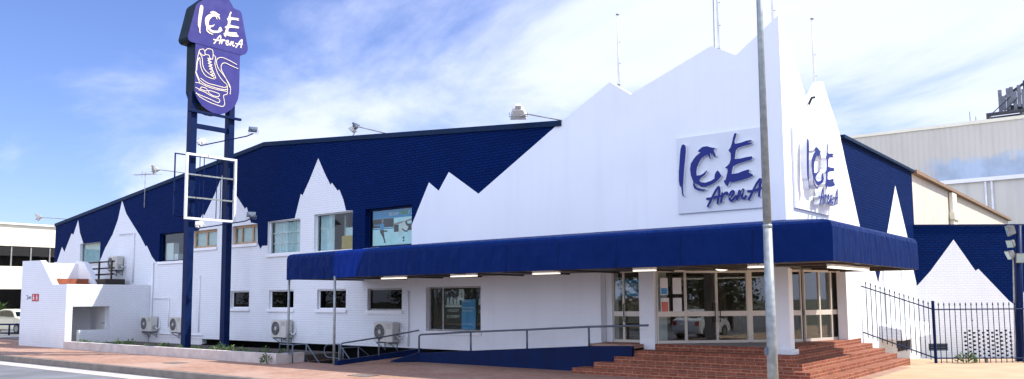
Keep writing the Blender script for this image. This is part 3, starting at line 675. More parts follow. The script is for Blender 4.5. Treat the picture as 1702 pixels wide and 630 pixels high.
# sagging panel joints in the cloth
part(mb, 'cloth', m_fabric, can, 0)
def leftsec(x): return [(x, YW-0.002-d, z-0.03) for d, z in profile(0, oy-0.002)]
mb = MB(); rows = sweep(mb, [leftsec(x) for x in (-21.5, -21.0, -20.4, -19.8, -19.22)]); mb.bm.faces.new(rows[0])
part(mb, 'end_cloth', m_fabric, can)
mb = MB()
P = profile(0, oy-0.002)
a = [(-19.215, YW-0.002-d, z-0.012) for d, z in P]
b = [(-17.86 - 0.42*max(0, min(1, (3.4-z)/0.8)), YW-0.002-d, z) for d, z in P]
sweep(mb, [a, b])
part(mb, 'bright_panel', m_fabricbright, can)  # slant-edged area coloured a brighter blue than the cloth around it
mb = MB()      # the wedge of dark cloth right of the slanted edge
c = [(-17.852, YW-0.002-d, z) for d, z in P]; b2 = [(x+0.003, y, z) for x, y, z in b]
sweep(mb, [b2, c]); part(mb, 'wedge_cloth', m_fabric, can)
mb = MB()
for x in [-21.3, -19.2, -17.6, -16.0, -14.4, -12.8, -11.2, -9.6, -8.0, -6.4]:
    mb.tube([(x, CY+0.05, 2.59), (x, YW-0.02, 2.59)], 0.035, 6); mb.tube([(x, CY+0.06, 2.64), (x, CY+0.06, 3.2), (x, YW-0.02, 3.55)], 0.025, 6)
    mb.tube([(x, CY+0.06, 2.64), (x, CY+1.4, 3.3)], 0.02, 6)
mb.tube([(-21.45, CY+0.04, 2.60), (CX-0.04, CY+0.04, 2.60)], 0.032, 6); mb.tube([(CX-0.04, CY+0.05, 2.60), (CX-0.04, 22.76, 2.60)], 0.032, 6)
mb.tube([(-21.4, 17.3, 2.64), (CX-0.9, 17.3, 2.64), (CX-0.9, 22.7, 2.64)], 0.028, 6)
for y in (17.3, 18.9, 20.4, 21.7, 22.7): mb.tube([(CX-0.05, y, 2.59), (XS+0.02, y, 2.59)], 0.035, 6); mb.tube([(CX-0.06, y, 2.66), (XS+0.6, y, 3.4)], 0.02, 6)
part(mb, 'canopy_frame', m_darksteel, can)
mb = MB().slab([[(-21.45, CY+0.08), (CX-0.08, CY+0.08), (CX-0.08, 22.75), (XS+0.02, 22.75), (XS+0.02, YW-0.03), (-21.45, YW-0.03)]], lambda u, v, w: (u, v, w), 2.60, 2.612, 0)
part(mb, 'canopy_lining', m_darksteel, can)
for x, y in ((-21.53, 15.9), (-19.17, 15.79)):
    part(MB().tube([(x, y, 0), (x, y, 2.62)], 0.038, 10), 'post', m_galv, can)
# tube lamps under the canopy
labs = [('lit tube lamp under the canopy, first from the left, above the rightmost air conditioner', -17.68, -16.69), ('lit tube lamp under the canopy above the large shop window', -14.95, -14.05),
        ('lit tube lamp under the canopy above the blank white wall', -12.19, -11.39), ('lit tube lamp under the canopy in front of the entrance pier', -9.33, -8.77), ('lit tube lamp under the canopy right beside the tall street pole', -6.62, -6.1)]
def tube_lamp(lab, a, b):
    a, b = Vector(a), Vector(b); d = (b-a)/2; n = Vector((-d.y, d.x, 0)).normalized()
    t = thing('tube_lamp', lab, 'lamp', tuple((a+b)/2), 0, 'tube lamps under the canopy')
    part(MB().obox((a+b)/2+Vector((0, 0, 0.035)), d, n*0.05, (0, 0, 0.022)), 'housing', m_whitetrim, t)
    part(MB().obox((a+b)/2+Vector((0, 0, -0.012)), d*0.98, n*0.05, (0, 0, 0.013)), 'diffuser', m_tube, t)
for lab, x0, x1 in labs: tube_lamp(lab, (x0, 16.3, 2.53), (x1, 16.3, 2.53))
tube_lamp('lit tube lamp under the sunny right side of the canopy', (-5.2, 17.0, 2.51), (-5.2, 19.8, 2.51))
t = thing('ceiling_light', 'round white ceiling light above the glass entrance doors', 'lamp', (-8.7, 19.7, 2.64))
mb = MB(); prev = None
part(MB().tube([(-8.7, 19.7, 2.66), (-8.7, 19.7, 2.63)], 0.19, 20), 'rim', m_whitetrim, t); part(MB().tube([(-8.7, 19.7, 2.628), (-8.7, 19.7, 2.6), (-8.7, 19.7, 2.575)], [0.165, 0.14, 0.06], 20), 'diffuser', m_tube, t)

# ================================================================== SIGNS
LOGO = dict(
I=[(-0.889,0.761),(-0.838,0.762),(-0.787,0.719),(-0.784,0.564),(-0.814,0.348),(-0.844,0.132),(-0.866,-0.085),(-0.888,-0.302),(-0.885,-0.466),(-0.864,-0.552),(-0.904,-0.548),(-0.925,-0.481),(-0.937,-0.334),(-0.983,-0.275),(-1.003,-0.145),(-0.997,0.074),(-0.974,0.293),(-0.952,0.511),(-0.932,0.656)],
C=[(-0.432,0.577),(-0.334,0.638),(-0.219,0.642),(-0.088,0.59),(0.01,0.57),(-0.037,0.519),(-0.01,0.437),(0.018,0.362),(-0.02,0.338),(-0.074,0.426),(-0.137,0.466),(-0.125,0.361),(-0.105,0.297),(-0.156,0.339),(-0.192,0.422),(-0.276,0.41),(-0.37,0.349),(-0.434,0.262),(-0.492,0.149),(-0.515,0.025),(-0.506,-0.066),(-0.414,-0.065),(-0.328,-0.03),(-0.242,0.04),(-0.235,0.018),(-0.291,-0.07),(-0.393,-0.132),(-0.441,-0.199),(-0.396,-0.246),(-0.286,-0.264),(-0.144,-0.235),(-0.045,-0.187),(-0.034,-0.096),(0.005,-0.022),(0.051,0.009),(0.087,-0.037),(0.144,-0.135),(0.066,-0.227),(-0.041,-0.294),(-0.155,-0.341),(-0.289,-0.371),(-0.4,-0.361),(-0.505,-0.279),(-0.566,-0.245),(-0.575,-0.28),(-0.508,-0.366),(-0.367,-0.422),(-0.272,-0.437),(-0.33,-0.468),(-0.464,-0.449),(-0.578,-0.395),(-0.622,-0.297),(-0.604,-0.227),(-0.669,-0.05),(-0.687,0.115),(-0.66,0.251),(-0.587,0.352),(-0.514,0.431),(-0.388,0.503),(-0.465,0.534)],
E=[(0.509,0.87),(0.567,0.862),(0.542,0.777),(0.502,0.659),(0.522,0.607),(0.653,0.619),(0.798,0.649),(0.923,0.654),(0.939,0.624),(0.832,0.596),(0.945,0.575),(0.901,0.546),(0.758,0.535),(0.594,0.499),(0.531,0.444),(0.513,0.34),(0.494,0.237),(0.639,0.235),(0.784,0.253),(0.926,0.258),(0.946,0.214),(0.905,0.17),(0.744,0.146),(0.581,0.115),(0.452,0.066),(0.419,-0.036),(0.409,-0.119),(0.555,-0.113),(0.701,-0.072),(0.827,-0.051),(0.861,-0.075),(0.835,-0.121),(0.932,-0.186),(0.938,-0.214),(0.801,-0.263),(0.621,-0.301),(0.439,-0.326),(0.359,-0.297),(0.329,-0.343),(0.296,-0.425),(0.24,-0.363),(0.191,-0.267),(0.244,-0.244),(0.269,-0.162),(0.301,-0.059),(0.304,0.011),(0.239,0.053),(0.284,0.084),(0.352,0.14),(0.393,0.248),(0.397,0.389),(0.341,0.466),(0.395,0.531),(0.435,0.632),(0.469,0.769)])
SCRIPT = [[(-0.239,-0.864),(-0.132,-0.682),(-0.026,-0.502),(0.06,-0.397)], [(0.062,-0.397),(0.077,-0.511),(0.048,-0.659),(0.014,-0.807)], [(-0.263,-0.672),(-0.112,-0.665),(0.093,-0.622)],
 [(0.151,-0.565),(0.137,-0.667),(0.114,-0.778)], [(0.13,-0.69),(0.199,-0.588),(0.259,-0.561),(0.287,-0.604)],
 [(0.353,-0.675),(0.423,-0.625),(0.444,-0.562),(0.406,-0.54),(0.356,-0.592),(0.333,-0.702),(0.369,-0.77),(0.439,-0.729),(0.509,-0.661)],
 [(0.59,-0.538),(0.557,-0.646),(0.525,-0.746)], [(0.535,-0.728),(0.607,-0.613),(0.687,-0.518),(0.665,-0.6),(0.65,-0.7),(0.698,-0.741),(0.748,-0.681)],
 [(0.811,-0.778),(0.921,-0.585),(1.022,-0.411),(1.109,-0.309)], [(1.111,-0.309),(1.117,-0.347),(1.092,-0.527),(1.063,-0.717)], [(0.789,-0.574),(0.94,-0.578),(1.139,-0.522)]]
LETTERS = [('letter', [LOGO['I']]), ('letter', [LOGO['C']]), ('letter', [LOGO['E']])]
SGROUPS = [(0, 1, 2), (3, 4), (5,), (6, 7), (8, 9, 10)]
def logo(parent, to3, d0, d1, face, sidem, sw=0.062):
    for k, (nm, polys) in enumerate(LETTERS):
        mb = MB()
        for p in polys: mb.slab([p], to3, d1, d0, 0, 1)
        part(mb, 'letter', [face, sidem], parent)
    for grp in SGROUPS:
        mb = MB()
        for j, i in enumerate(grp): mb.slab([ribbon(SCRIPT[i], sw)], to3, d1-j*0.004, d0+j*0.003, 0, 1)
        part(mb, 'script_letter', [face, sidem], parent)
sg = thing('wall_sign', 'pale wall sign with raised blue letters ICE ArenA on the shaded parapet front', 'sign', (-8.3, YW-0.05, 5))
part(MB().box(-9.40, -7.15, YW-0.06, YW-0.006, 4.02, 5.95), 'sign_panel', m_panel, sg)
logo(sg, lambda u, v, w: (-8.32+u, YW-0.06-w, 5.0+v), 0.004, 0.085, m_blueletter, m_letterside)
sg = thing('wall_sign', 'white wall sign with blue letters ICE ArenA on the sunlit parapet side', 'sign', (XS+0.05, 20.6, 5))
part(MB().box(XS+0.006, XS+0.06, 19.33, 21.98, 4.02, 5.97), 'sign_panel', m_whitetrim, sg)
logo(sg, lambda u, v, w: (XS+0.06+w, 20.72+u*1.12, 5.0+v*0.95), 0.06, 0.2, m_blueletter, m_letterside)

# pylon sign
py = thing('pylon_sign', 'tall navy two post pylon with a violet ICE ArenA sign showing an ice skate', 'sign', (-27.5, 16.65, 0.2))
for y in (15.9, 17.45):
    part(MB().box(-27.65, -27.35, y-0.12, y+0.12, -0.05, 9.6 if y < 17 else 9.4), 'post', m_navymetal, py, 0.012)
p3 = lambda u, v, w: (-27.2-w, u, v)
head = [(15.74,12.79),(15.82,12.9),(15.95,13.02),(16.2,13.27),(16.36,13.38),(16.52,13.43),(16.7,13.46),(16.87,13.46),(17.0,13.44),(17.11,13.39),(17.22,13.26),(17.3,13.13),(17.42,13.11),(17.55,13.11),(17.65,13.05),(17.97,11.71),(17.95,11.58),(17.87,11.45),(17.68,11.37),(15.78,11.37),(15.57,11.38),(15.49,11.44),(15.46,11.53)]
mb = MB().slab([head], p3, 0, 0.65, 0, 1); part(mb, 'sign_head', [m_purple, m_signedge], py)
body = [(15.78,11.366),(15.79,9.6),(15.86,9.41),(15.97,9.23),(16.11,9.08),(16.36,8.95),(16.58,8.89),(16.84,8.89),(17.08,8.98),(17.33,9.16),(17.5,9.38),(17.6,9.62),(17.64,9.88),(17.64,11.366)]
mb = MB().slab([body], p3, 0.012, 0.6, 0, 1); part(mb, 'sign_body', [m_purple, m_signedge], py)
logo(py, lambda u, v, w: (-27.198+w, 16.72+u*0.88, 12.235+v*0.82), 0.0, 0.012, m_creamletter, m_creamletter, 0.052)
SK = [[(15.82,9.9),(15.98,9.91),(16.2,9.86),(16.46,9.82),(16.76,9.81),(17.02,9.82),(17.13,9.81),(17.11,9.71),(16.98,9.64),(17.01,9.45),(17.03,9.31),(16.94,9.21),(16.73,9.22),(16.37,9.28),(16.02,9.4),(15.86,9.53)],
 [(15.83,9.72),(16.01,9.68),(16.06,9.78),(16.26,9.76),(16.28,9.67),(16.06,9.69)], [(16.34,9.65),(16.38,9.71),(16.72,9.68),(16.8,9.63),(16.75,9.55),(16.52,9.55),(16.35,9.63)],
 [(15.86,9.5),(16.06,9.46),(16.47,9.38),(16.73,9.32),(16.82,9.38),(16.78,9.47),(16.47,9.52),(16.21,9.61),(15.96,9.65)], [(16.0,10.01),(16.2,9.91),(16.56,9.87),(16.92,9.86),(17.13,9.91)],
 [(16.02,10.1),(16.3,9.98),(16.66,9.96),(16.97,9.95),(17.11,10.0)], [(16.0,9.9),(15.84,10.2),(15.82,10.31),(15.89,10.17),(15.97,10.03)],
 [(15.83,10.34),(15.85,10.67),(15.92,11.09),(15.99,11.18),(16.11,11.21),(16.17,11.03),(16.07,10.98),(15.94,11.07)], [(16.16,11.15),(16.24,11.26),(16.39,11.29),(16.48,11.23),(16.48,10.94),(16.37,10.94),(16.32,11.04),(16.17,11.03)],
 [(16.5,11.1),(16.6,11.01),(16.58,10.75),(16.7,10.44),(16.91,10.2),(17.1,10.07),(17.13,9.84)], [(15.85,10.37),(15.87,10.68),(15.95,10.86),(15.99,10.61),(16.06,10.4),(16.24,10.22),(16.57,10.18)],
 [(15.94,11.02),(16.05,10.88),(16.08,10.63),(16.18,10.44),(16.39,10.32),(16.62,10.23),(16.52,10.45),(16.38,10.7),(16.3,10.92)],
 [(16.27,10.91),(16.4,10.9),(16.28,10.82),(16.43,10.8),(16.3,10.72),(16.46,10.7),(16.33,10.62),(16.48,10.6),(16.36,10.52),(16.5,10.49),(16.4,10.41),(16.53,10.38),(16.43,10.32),(16.55,10.3)],
 [(17.5,10.95),(17.2,11.03),(16.89,11.08),(16.7,11.01),(16.64,10.86),(16.72,10.63),(16.96,10.4),(17.2,10.11),(17.26,9.91),(17.24,9.74)], [(17.56,10.8),(17.26,10.85),(17.0,10.9),(16.86,10.81),(16.84,10.64),(16.95,10.45),(17.09,10.24),(17.23,10.0)]]
mb = MB()
for k, st in enumerate(SK):
    P = [tuple(q) for q in catmull(st, 4)]
    for i in range(len(P)-1):
        a, b = Vector(P[i]), Vector(P[i+1]); d = b-a
        if d.length < 1e-4: continue
        d.normalize(); n = Vector((-d.y, d.x))*0.0115; a2, b2 = a-d*0.008, b+d*0.008
        w = -27.205 + 0.0004*(k*2 + i % 2)
        mb.hexa([(-27.213, *(a2-n)), (-27.213, *(b2-n)), (-27.213, *(b2+n)), (-27.213, *(a2+n)), (w, *(a2-n)), (w, *(b2-n)), (w, *(b2+n)), (w, *(a2+n))])
part(mb, 'skate_drawing', m_creamletter, py)
mb = MB().box(-27.33, -27.22, 15.6, 17.78, 8.80, 8.89); mb.box(-27.56, -27.44, 16.02, 17.33, 8.28, 8.45)
part(mb, 'cross_beam', m_navymetal, py, 0.006)
fr = thing('sign_frame', 'empty white rectangular sign frame fixed low on the pylon posts', 'frame', (-27.25, 16.55, 4.9))
mb = MB().slab([rect(15.54, 17.60, 4.85, 7.27), rect(15.62, 17.52, 4.93, 7.19)], p3, -0.03, 0.06, 0)
part(mb, 'white_border', m_whitetrim, fr)
mb = MB()
for z in (6.5, 5.66): mb.box(-27.29, -27.23, 15.622, 17.518, z-0.025, z+0.025)
part(mb, 'cross_bar', m_galv, fr)
mb = MB()
for y in (16.15, 16.32, 16.85, 17.02): mb.box(-27.32, -27.30, y-0.012, y+0.012, 4.88, 7.23)
part(mb, 'vertical_bar', m_navymetal, fr)
mb = MB().slab([rect(15.4, 17.4, 4.95, 7.3), rect(15.44, 17.36, 4.99, 7.26)], lambda u, v, w: (-27.72-w, u, v), 0, 0.04, 0)
part(mb, 'rear_border', m_navymetal, fr)

# ------------------------------------------------------------------ floodlights
def floodlight(lab, pos, aim, arm, s=1.0, mat=None, armmat=None):
    """head at pos facing aim, with an arm running from the head to the given points"""
    t = thing('floodlight', lab, 'floodlight', pos)
    a = Vector(aim).normalized(); sd_ = a.cross(Vector((0, 0, 1)))
    if sd_.length < 1e-3: sd_ = Vector((1, 0, 0))
    sd_.normalize(); u_ = sd_.cross(a).normalized(); p = Vector(pos)
    w, h, dp = 0.23*s, 0.15*s, 0.14*s
    F = [p+a*dp+sd_*sx*w+u_*sz*h for sx, sz in ((-1,-1),(1,-1),(1,1),(-1,1))]; B = [p-a*dp+sd_*sx*w*0.6+u_*sz*h*0.55 for sx, sz in ((-1,-1),(1,-1),(1,1),(-1,1))]
    mb = MB().hexa(B + F); mb.obox(p-a*(dp+0.06*s), a*0.06*s, sd_*w*0.35, u_*h*0.35)
    part(mb, 'housing', mat or m_grey, t, 0.012)
    part(MB().obox(p+a*(dp+0.006), a*0.005, sd_*w*0.9, u_*h*0.86), 'lens', m_lensglass, t)
    mb = MB(); q = p - u_*h*1.25
    mb.tube([tuple(p+sd_*w*1.08), tuple(p+sd_*w*1.08-u_*h*1.25), tuple(p-sd_*w*1.08-u_*h*1.25), tuple(p-sd_*w*1.08)], 0.012*s, 6)
    part(mb, 'bracket', m_grey, t)
    if arm: part(MB().tube([tuple(q)] + arm, 0.022, 6), 'arm', armmat or m_grey, t)
floodlight('large grey floodlight on an arm over the navy roof edge beside the white parapet', (-14.2, 18.35, 7.28), (-0.35, 0.5, -0.55), [(-13.9, 18.4, 7.2), (-13.05, 18.9, 6.98)], 1.05, m_ac)
floodlight('small grey floodlight standing on the roof ridge, left one of a pair', (-22.1, 18.95, 7.98), (-0.5, -0.3, -0.6), [(-22.1, 18.9, 7.7)], 0.7)
floodlight('small dark floodlight on a slanted arm on the roof, right one of a pair', (-21.45, 18.5, 7.92), (0.2, 0.5, -0.5), [(-21.4, 18.45, 7.9), (-20.3, 18.9, 7.56)], 0.6, m_rail)
floodlight('grey floodlight on a long arm left of the empty sign frame', (-34.4, 18.2, 7.72), (0.1, 0.5, -0.7), [(-34.1, 18.25, 7.68), (-32.6, 18.9, 7.42)], 0.85)
floodlight('grey floodlight on a long arm at the far left end of the navy roof', (-46.3, 18.2, 6.40), (0.2, 0.5, -0.6), [(-46.0, 18.2, 6.38), (-44.3, 18.9, 6.22)], 0.95)
def pylonlamp(lab, p, z, y0): pass
for (z, la, lb) in ((7.72, 'pale floodlight on the left end of the upper pylon arm', 'dark floodlight on the right end of the upper pylon arm'), (4.62, 'pale floodlight on the left end of the lower pylon arm below the frame', 'dark floodlight on the right end of the lower pylon arm below the frame')):
    arm = [(-27.6, 16.4, z-0.02), (-25.35, 17.0, z+0.16)]
    floodlight(la, (-27.62, 16.36, z+0.10), (-0.3, 0.55, 0.5), None, 0.7, m_letterside)
    floodlight(lb, (-25.3, 17.02, z+0.34), (-0.75, 0.35, 0.35), [(-25.6, 16.94, z+0.14), (-27.7, 16.38, z-0.03)], 0.7, m_rail, m_navymetal)

# ------------------------------------------------------------------ flagpoles, aerial
def flagpole(lab, x, y, z0, z1, base=0.4, stay=False):
    t = thing('flagpole', lab, 'flagpole', (x, y, z0-base), 0, 'bare flagpoles on the parapet')
    part(MB().tube([(x, y, z0-base), (x, y, z1)], [0.035, 0.025], 8), 'pole', m_letterside, t)
    part(MB().tube([(x, y, z1+0.001), (x, y, z1+0.03)], 0.05, 8), 'cap', m_grey, t)
    part(MB().tube([(x, y, z0-base), (x, y, z0-0.05)], 0.06, 8), 'bracket', m_rail, t)
    mb = MB()
    for dz in (1.15, 0.55): mb.tube([(x+0.03, y, z0+dz), (x+0.07, y, z0+dz)], 0.012, 5)
    part(mb, 'cleat', m_grey, t)
flagpole('bare white flagpole behind the leftmost parapet peak', -11.3, YW+0.35, 7.82, 9.75)
flagpole('bare white flagpole behind the middle parapet peak', -8.36, YW+0.35, 8.25, 10.9)
t = thing('aerial_wire', 'thin mast standing just left of the middle flagpole', 'mast', (-8.52, YW+0.4, 7.9)); part(MB().tube([(-8.50, YW+0.4, 7.9), (-8.48, YW+0.4, 11.0)], 0.014, 6), 'mast', m_grey, t)
part(MB().tube([(-8.5, YW+0.4, 7.85), (-8.5, YW+0.4, 8.0)], 0.03, 6), 'foot', m_grey, t)
flagpole('bare white flagpole behind the tall corner peak, beside the street pole', -6.98, YW+0.45, 8.35, 10.6)
flagpole('bare white flagpole behind the small peak on the side parapet', -6.98, 22.25, 7.35, 9.5)
t = thing('tv_aerial', 'thin television aerial fixed to the navy wall left of the pylon', 'aerial', (-36.2, YW-0.1, 6.2))
part(MB().tube([(-36.2, YW-0.1, 6.2), (-36.2, YW-0.1, 7.85)], 0.018, 6), 'mast', m_grey, t)
mb = MB().tube([(-37.3, YW-0.1, 7.82), (-35.2, YW-0.1, 7.66)], 0.014, 5)
for i in range(7):
    x = -37.2+i*0.32; mb.tube([(x, YW-0.1-0.18-0.02*i, 7.81-0.024*i), (x, YW-0.1+0.18+0.02*i, 7.81-0.024*i)], 0.008, 4)
mb.tube([(-36.5, YW-0.1, 7.6), (-36.5, YW-0.1, 7.95)], 0.012, 4)
part(mb, 'elements', m_grey, t)

# ------------------------------------------------------------------ air conditioners (one built, the rest copied)
def make_ac(lab):
    t = thing('air_conditioner', lab, 'air conditioner', (0, 0, 0), 0, 'air conditioners on the front wall')
    MB().box(-0.5, 0.5, -0.42, -0.08, 0, 0.70).build('casing', m_ac, t, 0.02)
    mb = MB(); c = Vector((-0.19, -0.432, 0.36))
    for r in (0.27, 0.215, 0.16, 0.105):
        mb.tube([tuple(c+Vector((math.cos(k*math.pi/12)*r, 0, math.sin(k*math.pi/12)*r))) for k in range(25)], 0.008, 5)
    for k in range(8): mb.tube([tuple(c), tuple(c+Vector((math.cos(k*math.pi/4)*0.27, 0, math.sin(k*math.pi/4)*0.27)))], 0.006, 5)
    mb.build('grille', m_grey, t)
    MB().tube([(-0.19, -0.424, 0.36), (-0.19, -0.421, 0.36)], 0.27, 24).build('fan_opening', m_acdark, t)
    MB().tube([(-0.19, -0.436, 0.36), (-0.19, -0.425, 0.36)], 0.075, 12).build('fan_hub', m_ac, t)
    mb = MB()
    for i in range(4): mb.box(0.2, 0.44, -0.426, -0.421, 0.48+i*0.045, 0.50+i*0.045)
    mb.box(0.13, 0.136, -0.426, -0.421, 0.02, 0.68)
    mb.build('louvre', m_grey, t); MB().box(0.501, 0.53, -0.33, -0.16, 0.08, 0.28).build('valve_cover', m_grey, t)
    for x in (-0.33, 0.33):
        mb = MB(); mb.box(x-0.02, x+0.02, -0.44, 0, -0.05, -0.008); mb.tube([(x, -0.4, -0.04), (x, 0, -0.26)], 0.014, 6); mb.box(x-0.018, x+0.018, -0.012, 0, -0.3, -0.052)
        mb.build('bracket', m_rail, t)
    MB().tube([(0.52, -0.2, 0.2), (0.62, -0.15, 0.12), (0.64, -0.04, 0.2), (0.64, -0.03, 0.5)], 0.022, 6).build('pipe', m_whitetrim, t)
    return t
ac = make_ac('x')
for k, (lab, x, z) in enumerate((('beige air conditioner high on the white peak above the toilet block deck', -38.5, 3.4), ('beige air conditioner low on the white wall left of the pylon sign', -35.2, 0.6),
                    ('beige air conditioner partly hidden behind the left pylon post', -32.75, 0.6), ('beige air conditioner on the wall behind the left canopy post', -25.55, 0.55), ('beige air conditioner behind the ramp handrail, nearest the large shop window', -19.93, 0.53))):
    a = ac if k == 0 else copy_tree(ac)
    a.location = (x, YW-0.002, z); a.scale = (0.88, 0.88, 0.93); a['label'] = lab

# ================================================================== TOILET BLOCK (left annex)
tb = thing('toilet_block', 'white brick toilet block with sloping stair parapets at the left end of the rink', 'building', (-38, 16, 0))
mb = MB().slab([[(-40.17, -0.1), (-35.6, -0.1), (-35.6, 2.66), (-36.93, 2.66), (-38.04, 3.60), (-38.3, 3.74), (-40.17, 3.77)]], lambda u, v, w: (u, 15.2+w, v), 0, 0.24, 0)
part(mb, 'front_wall', m_wbrick, tb)
r3 = lambda u, v, w: (-35.602-w, u, v)
mb = MB().slab([[(15.442, -0.1), (15.47, -0.1), (15.47, 1.72), (17.02, 1.72), (17.02, -0.1), (18.79, -0.1), (18.79, 2.657), (15.442, 2.657)]], r3, 0, 0.22, 0)
part(mb, 'end_wall', m_wbrick, tb)
mb = MB().slab([rect(15.76, 17.018, -0.1, 0.735)], r3, 0.005, 0.2, 0); part(mb, 'low_wall', m_wbrick, tb)
mb = MB().box(-37.4, -35.83, 17.05, 17.2, -0.1, 2.55); mb.box(-37.5, -37.4, 15.45, 17.2, -0.1, 2.55)
part(mb, 'porch_wall', m_white, tb)
dr = part(MB().box(-36.75, -35.95, 17.0, 17.045, 0.0, 1.98), 'door', m_whitetrim, tb); part(MB().tube([(-36.02, 16.995, 1.0), (-36.02, 16.95, 1.0), (-36.12, 16.95, 1.0)], 0.015, 6), 'handle', m_darksteel, dr)
mb = MB().slab([[(-40.17, 2.55), (-37.95, 2.55), (-38.15, 2.76), (-39.2, 3.70), (-39.45, 3.80), (-40.17, 3.86)]], lambda u, v, w: (u, 17.5+w, v), 0, 0.22, 0)
part(mb, 'stair_parapet', m_wbrick, tb)
part(MB().box(-40.17, -39.95, 15.442, 17.498, 2.4, 3.72), 'landing_wall', m_white, tb)
part(MB().box(-39.94, -35.83, 15.442, 18.78, 2.45, 2.6), 'deck', m_conc, tb)
mb = MB()
mb.box(-39.94, -38.75, 15.45, 17.49, 2.601, 2.97); mb.box(-38.749, -38.6, 15.45, 17.49, 2.601, 2.78)
part(mb, 'stair', m_terra, tb)
bal = thing('balustrade', 'dark three rail balustrade on the toilet block deck below the upper air conditioner', 'railing', (-38.8, 18.0, 2.6))
mb = MB()
for z in (3.76, 3.46, 3.18): mb.box(-40.1, -37.4, 17.97, 18.03, z-0.035, z+0.035)
part(mb, 'rail', m_darksteel, bal)
for x in (-39.9, -38.7, -37.5): part(MB().box(x-0.035, x+0.035, 17.9, 17.965, 2.6, 3.8), 'post', m_darksteel, bal)
part(MB().box(-38.85, -37.35, 17.6, 18.5, 2.61, 2.95), 'base_beam', m_darksteel, bal)
ts = thing('toilet_sign', 'small red sign with two white figures and a small grey pictogram on the toilet block', 'sign', (-38.6, 15.19, 2.1))
ts3 = lambda u, v, w: (u, 15.196-w, v)
part(MB().box(-38.95, -38.27, 15.183, 15.198, 1.96, 2.28), 'plate', m_red, ts)
mb = MB()
for x in (-38.78, -38.45):
    mb.slab([[(x-0.07, 2.02), (x-0.02, 2.02), (x-0.02, 2.1), (x+0.02, 2.1), (x+0.02, 2.02), (x+0.07, 2.02), (x+0.06, 2.16), (x-0.06, 2.16)]], ts3, 0.016, 0.014, 0)
    mb.slab([[(x+0.035*math.cos(k*math.pi/4), 2.205+0.035*math.sin(k*math.pi/4)) for k in range(8)]], ts3, 0.016, 0.014, 0)
part(mb, 'figures', m_paper, ts)
mb = MB()
for P in ([(-39.55, 2.22), (-39.42, 2.2), (-39.4, 2.1), (-39.5, 2.04)], [(-39.32, 2.08), (-39.28, 2.16), (-39.22, 2.08), (-39.17, 2.16)], [(-39.1, 2.08), (-39.08, 2.17)]): mb.slab([ribbon(P, 0.035, 0)], ts3, 0.012, -0.002, 0)
part(mb, 'pictogram', m_rail, ts)

# ------------------------------------------------------------------ planter with its shrubs
pl = thing('planter', 'long low pale concrete planter wall at the foot of the pylon sign', 'planter', (-28, 15.3, 0))
xs_ = [-35.35, -32.9, -30.4, -27.9, -25.5, -23.3, -20.95]
for a, b in zip(xs_, xs_[1:]):
    part(MB().box(a+0.004, b-0.004, 15.05, 15.22, -0.05, 0.31), 'wall_panel', m_planter, pl, 0.01)
part(MB().box(-21.12, -20.955, 15.222, 16.1, -0.05, 0.3), 'end_panel', m_planter, pl, 0.01)
mb = MB().box(-35.36, -21.13, 15.222, 17.79, -0.1, 0.2); part(mb, 'soil', m_soil, pl)
def shrub_mesh(seed, h=0.3, r=0.2, n=90):
    rn = random.Random(seed); mb = MB()
    for i in range(n):
        a = rn.random()*6.283; rr = r*math.sqrt(rn.random()); z = h*(0.1+0.9*rn.random()*(1-0.6*rr/r))
        c = Vector((rr*math.cos(a), rr*math.sin(a), z)); d = Vector((math.cos(a), math.sin(a), rn.uniform(0.2, 1.4))).normalized(); s_ = d.cross(Vector((rn.uniform(-1,1), rn.uniform(-1,1), 0.3))).normalized()
        l, w = rn.uniform(0.05, 0.1), rn.uniform(0.012, 0.025)
        mb.face([c-d*l*0.5, c+s_*w, c+d*l, c-s_*w])
    for k in range(5): mb.tube([(0, 0, 0), (rn.uniform(-r, r)*0.6, rn.uniform(-r, r)*0.6, h*0.7)], 0.006, 4)
    return mb
protos = [shrub_mesh(k, 0.34+0.05*k, 0.2+0.015*k).build('shrub', m_leaf) for k in range(4)]
px = [-34.6, -33.9, -33.2, -32.6, -31.95, -31.4, -30.7, -30.2, -29.3, -28.6, -28.1, -27.0, -26.4, -25.9, -25.2, -24.6, -24.1, -23.2, -22.8, -22.2, -21.4]
for i, x in enumerate(px):
    o = protos[i] if i < 4 else protos[i % 4].copy()
    if i >= 4: COL.objects.link(o)
    o.location = (x, 15.45+random.uniform(-0.08, 0.15), 0.18); o.rotation_euler = (0, 0, random.random()*6); s_ = random.uniform(0.5, 0.95); o.scale = (s_, s_, s_)
    tag(o, 'small green shrub in the row along the low concrete planter', 'shrub', 'small shrubs along the planter')
o = protos[1].copy(); COL.objects.link(o); o.location = (-21.25, 14.95, 0); o.scale = (1, 1, 1); tag(o, 'green weed growing from the paving at the foot of the planter end', 'weed')
o = protos[2].copy(); COL.objects.link(o); o.location = (-4.35, 26.2, 0); o.scale = (1.2, 1.2, 0.9); tag(o, 'green weed growing at the foot of the navy picket fence', 'weed')

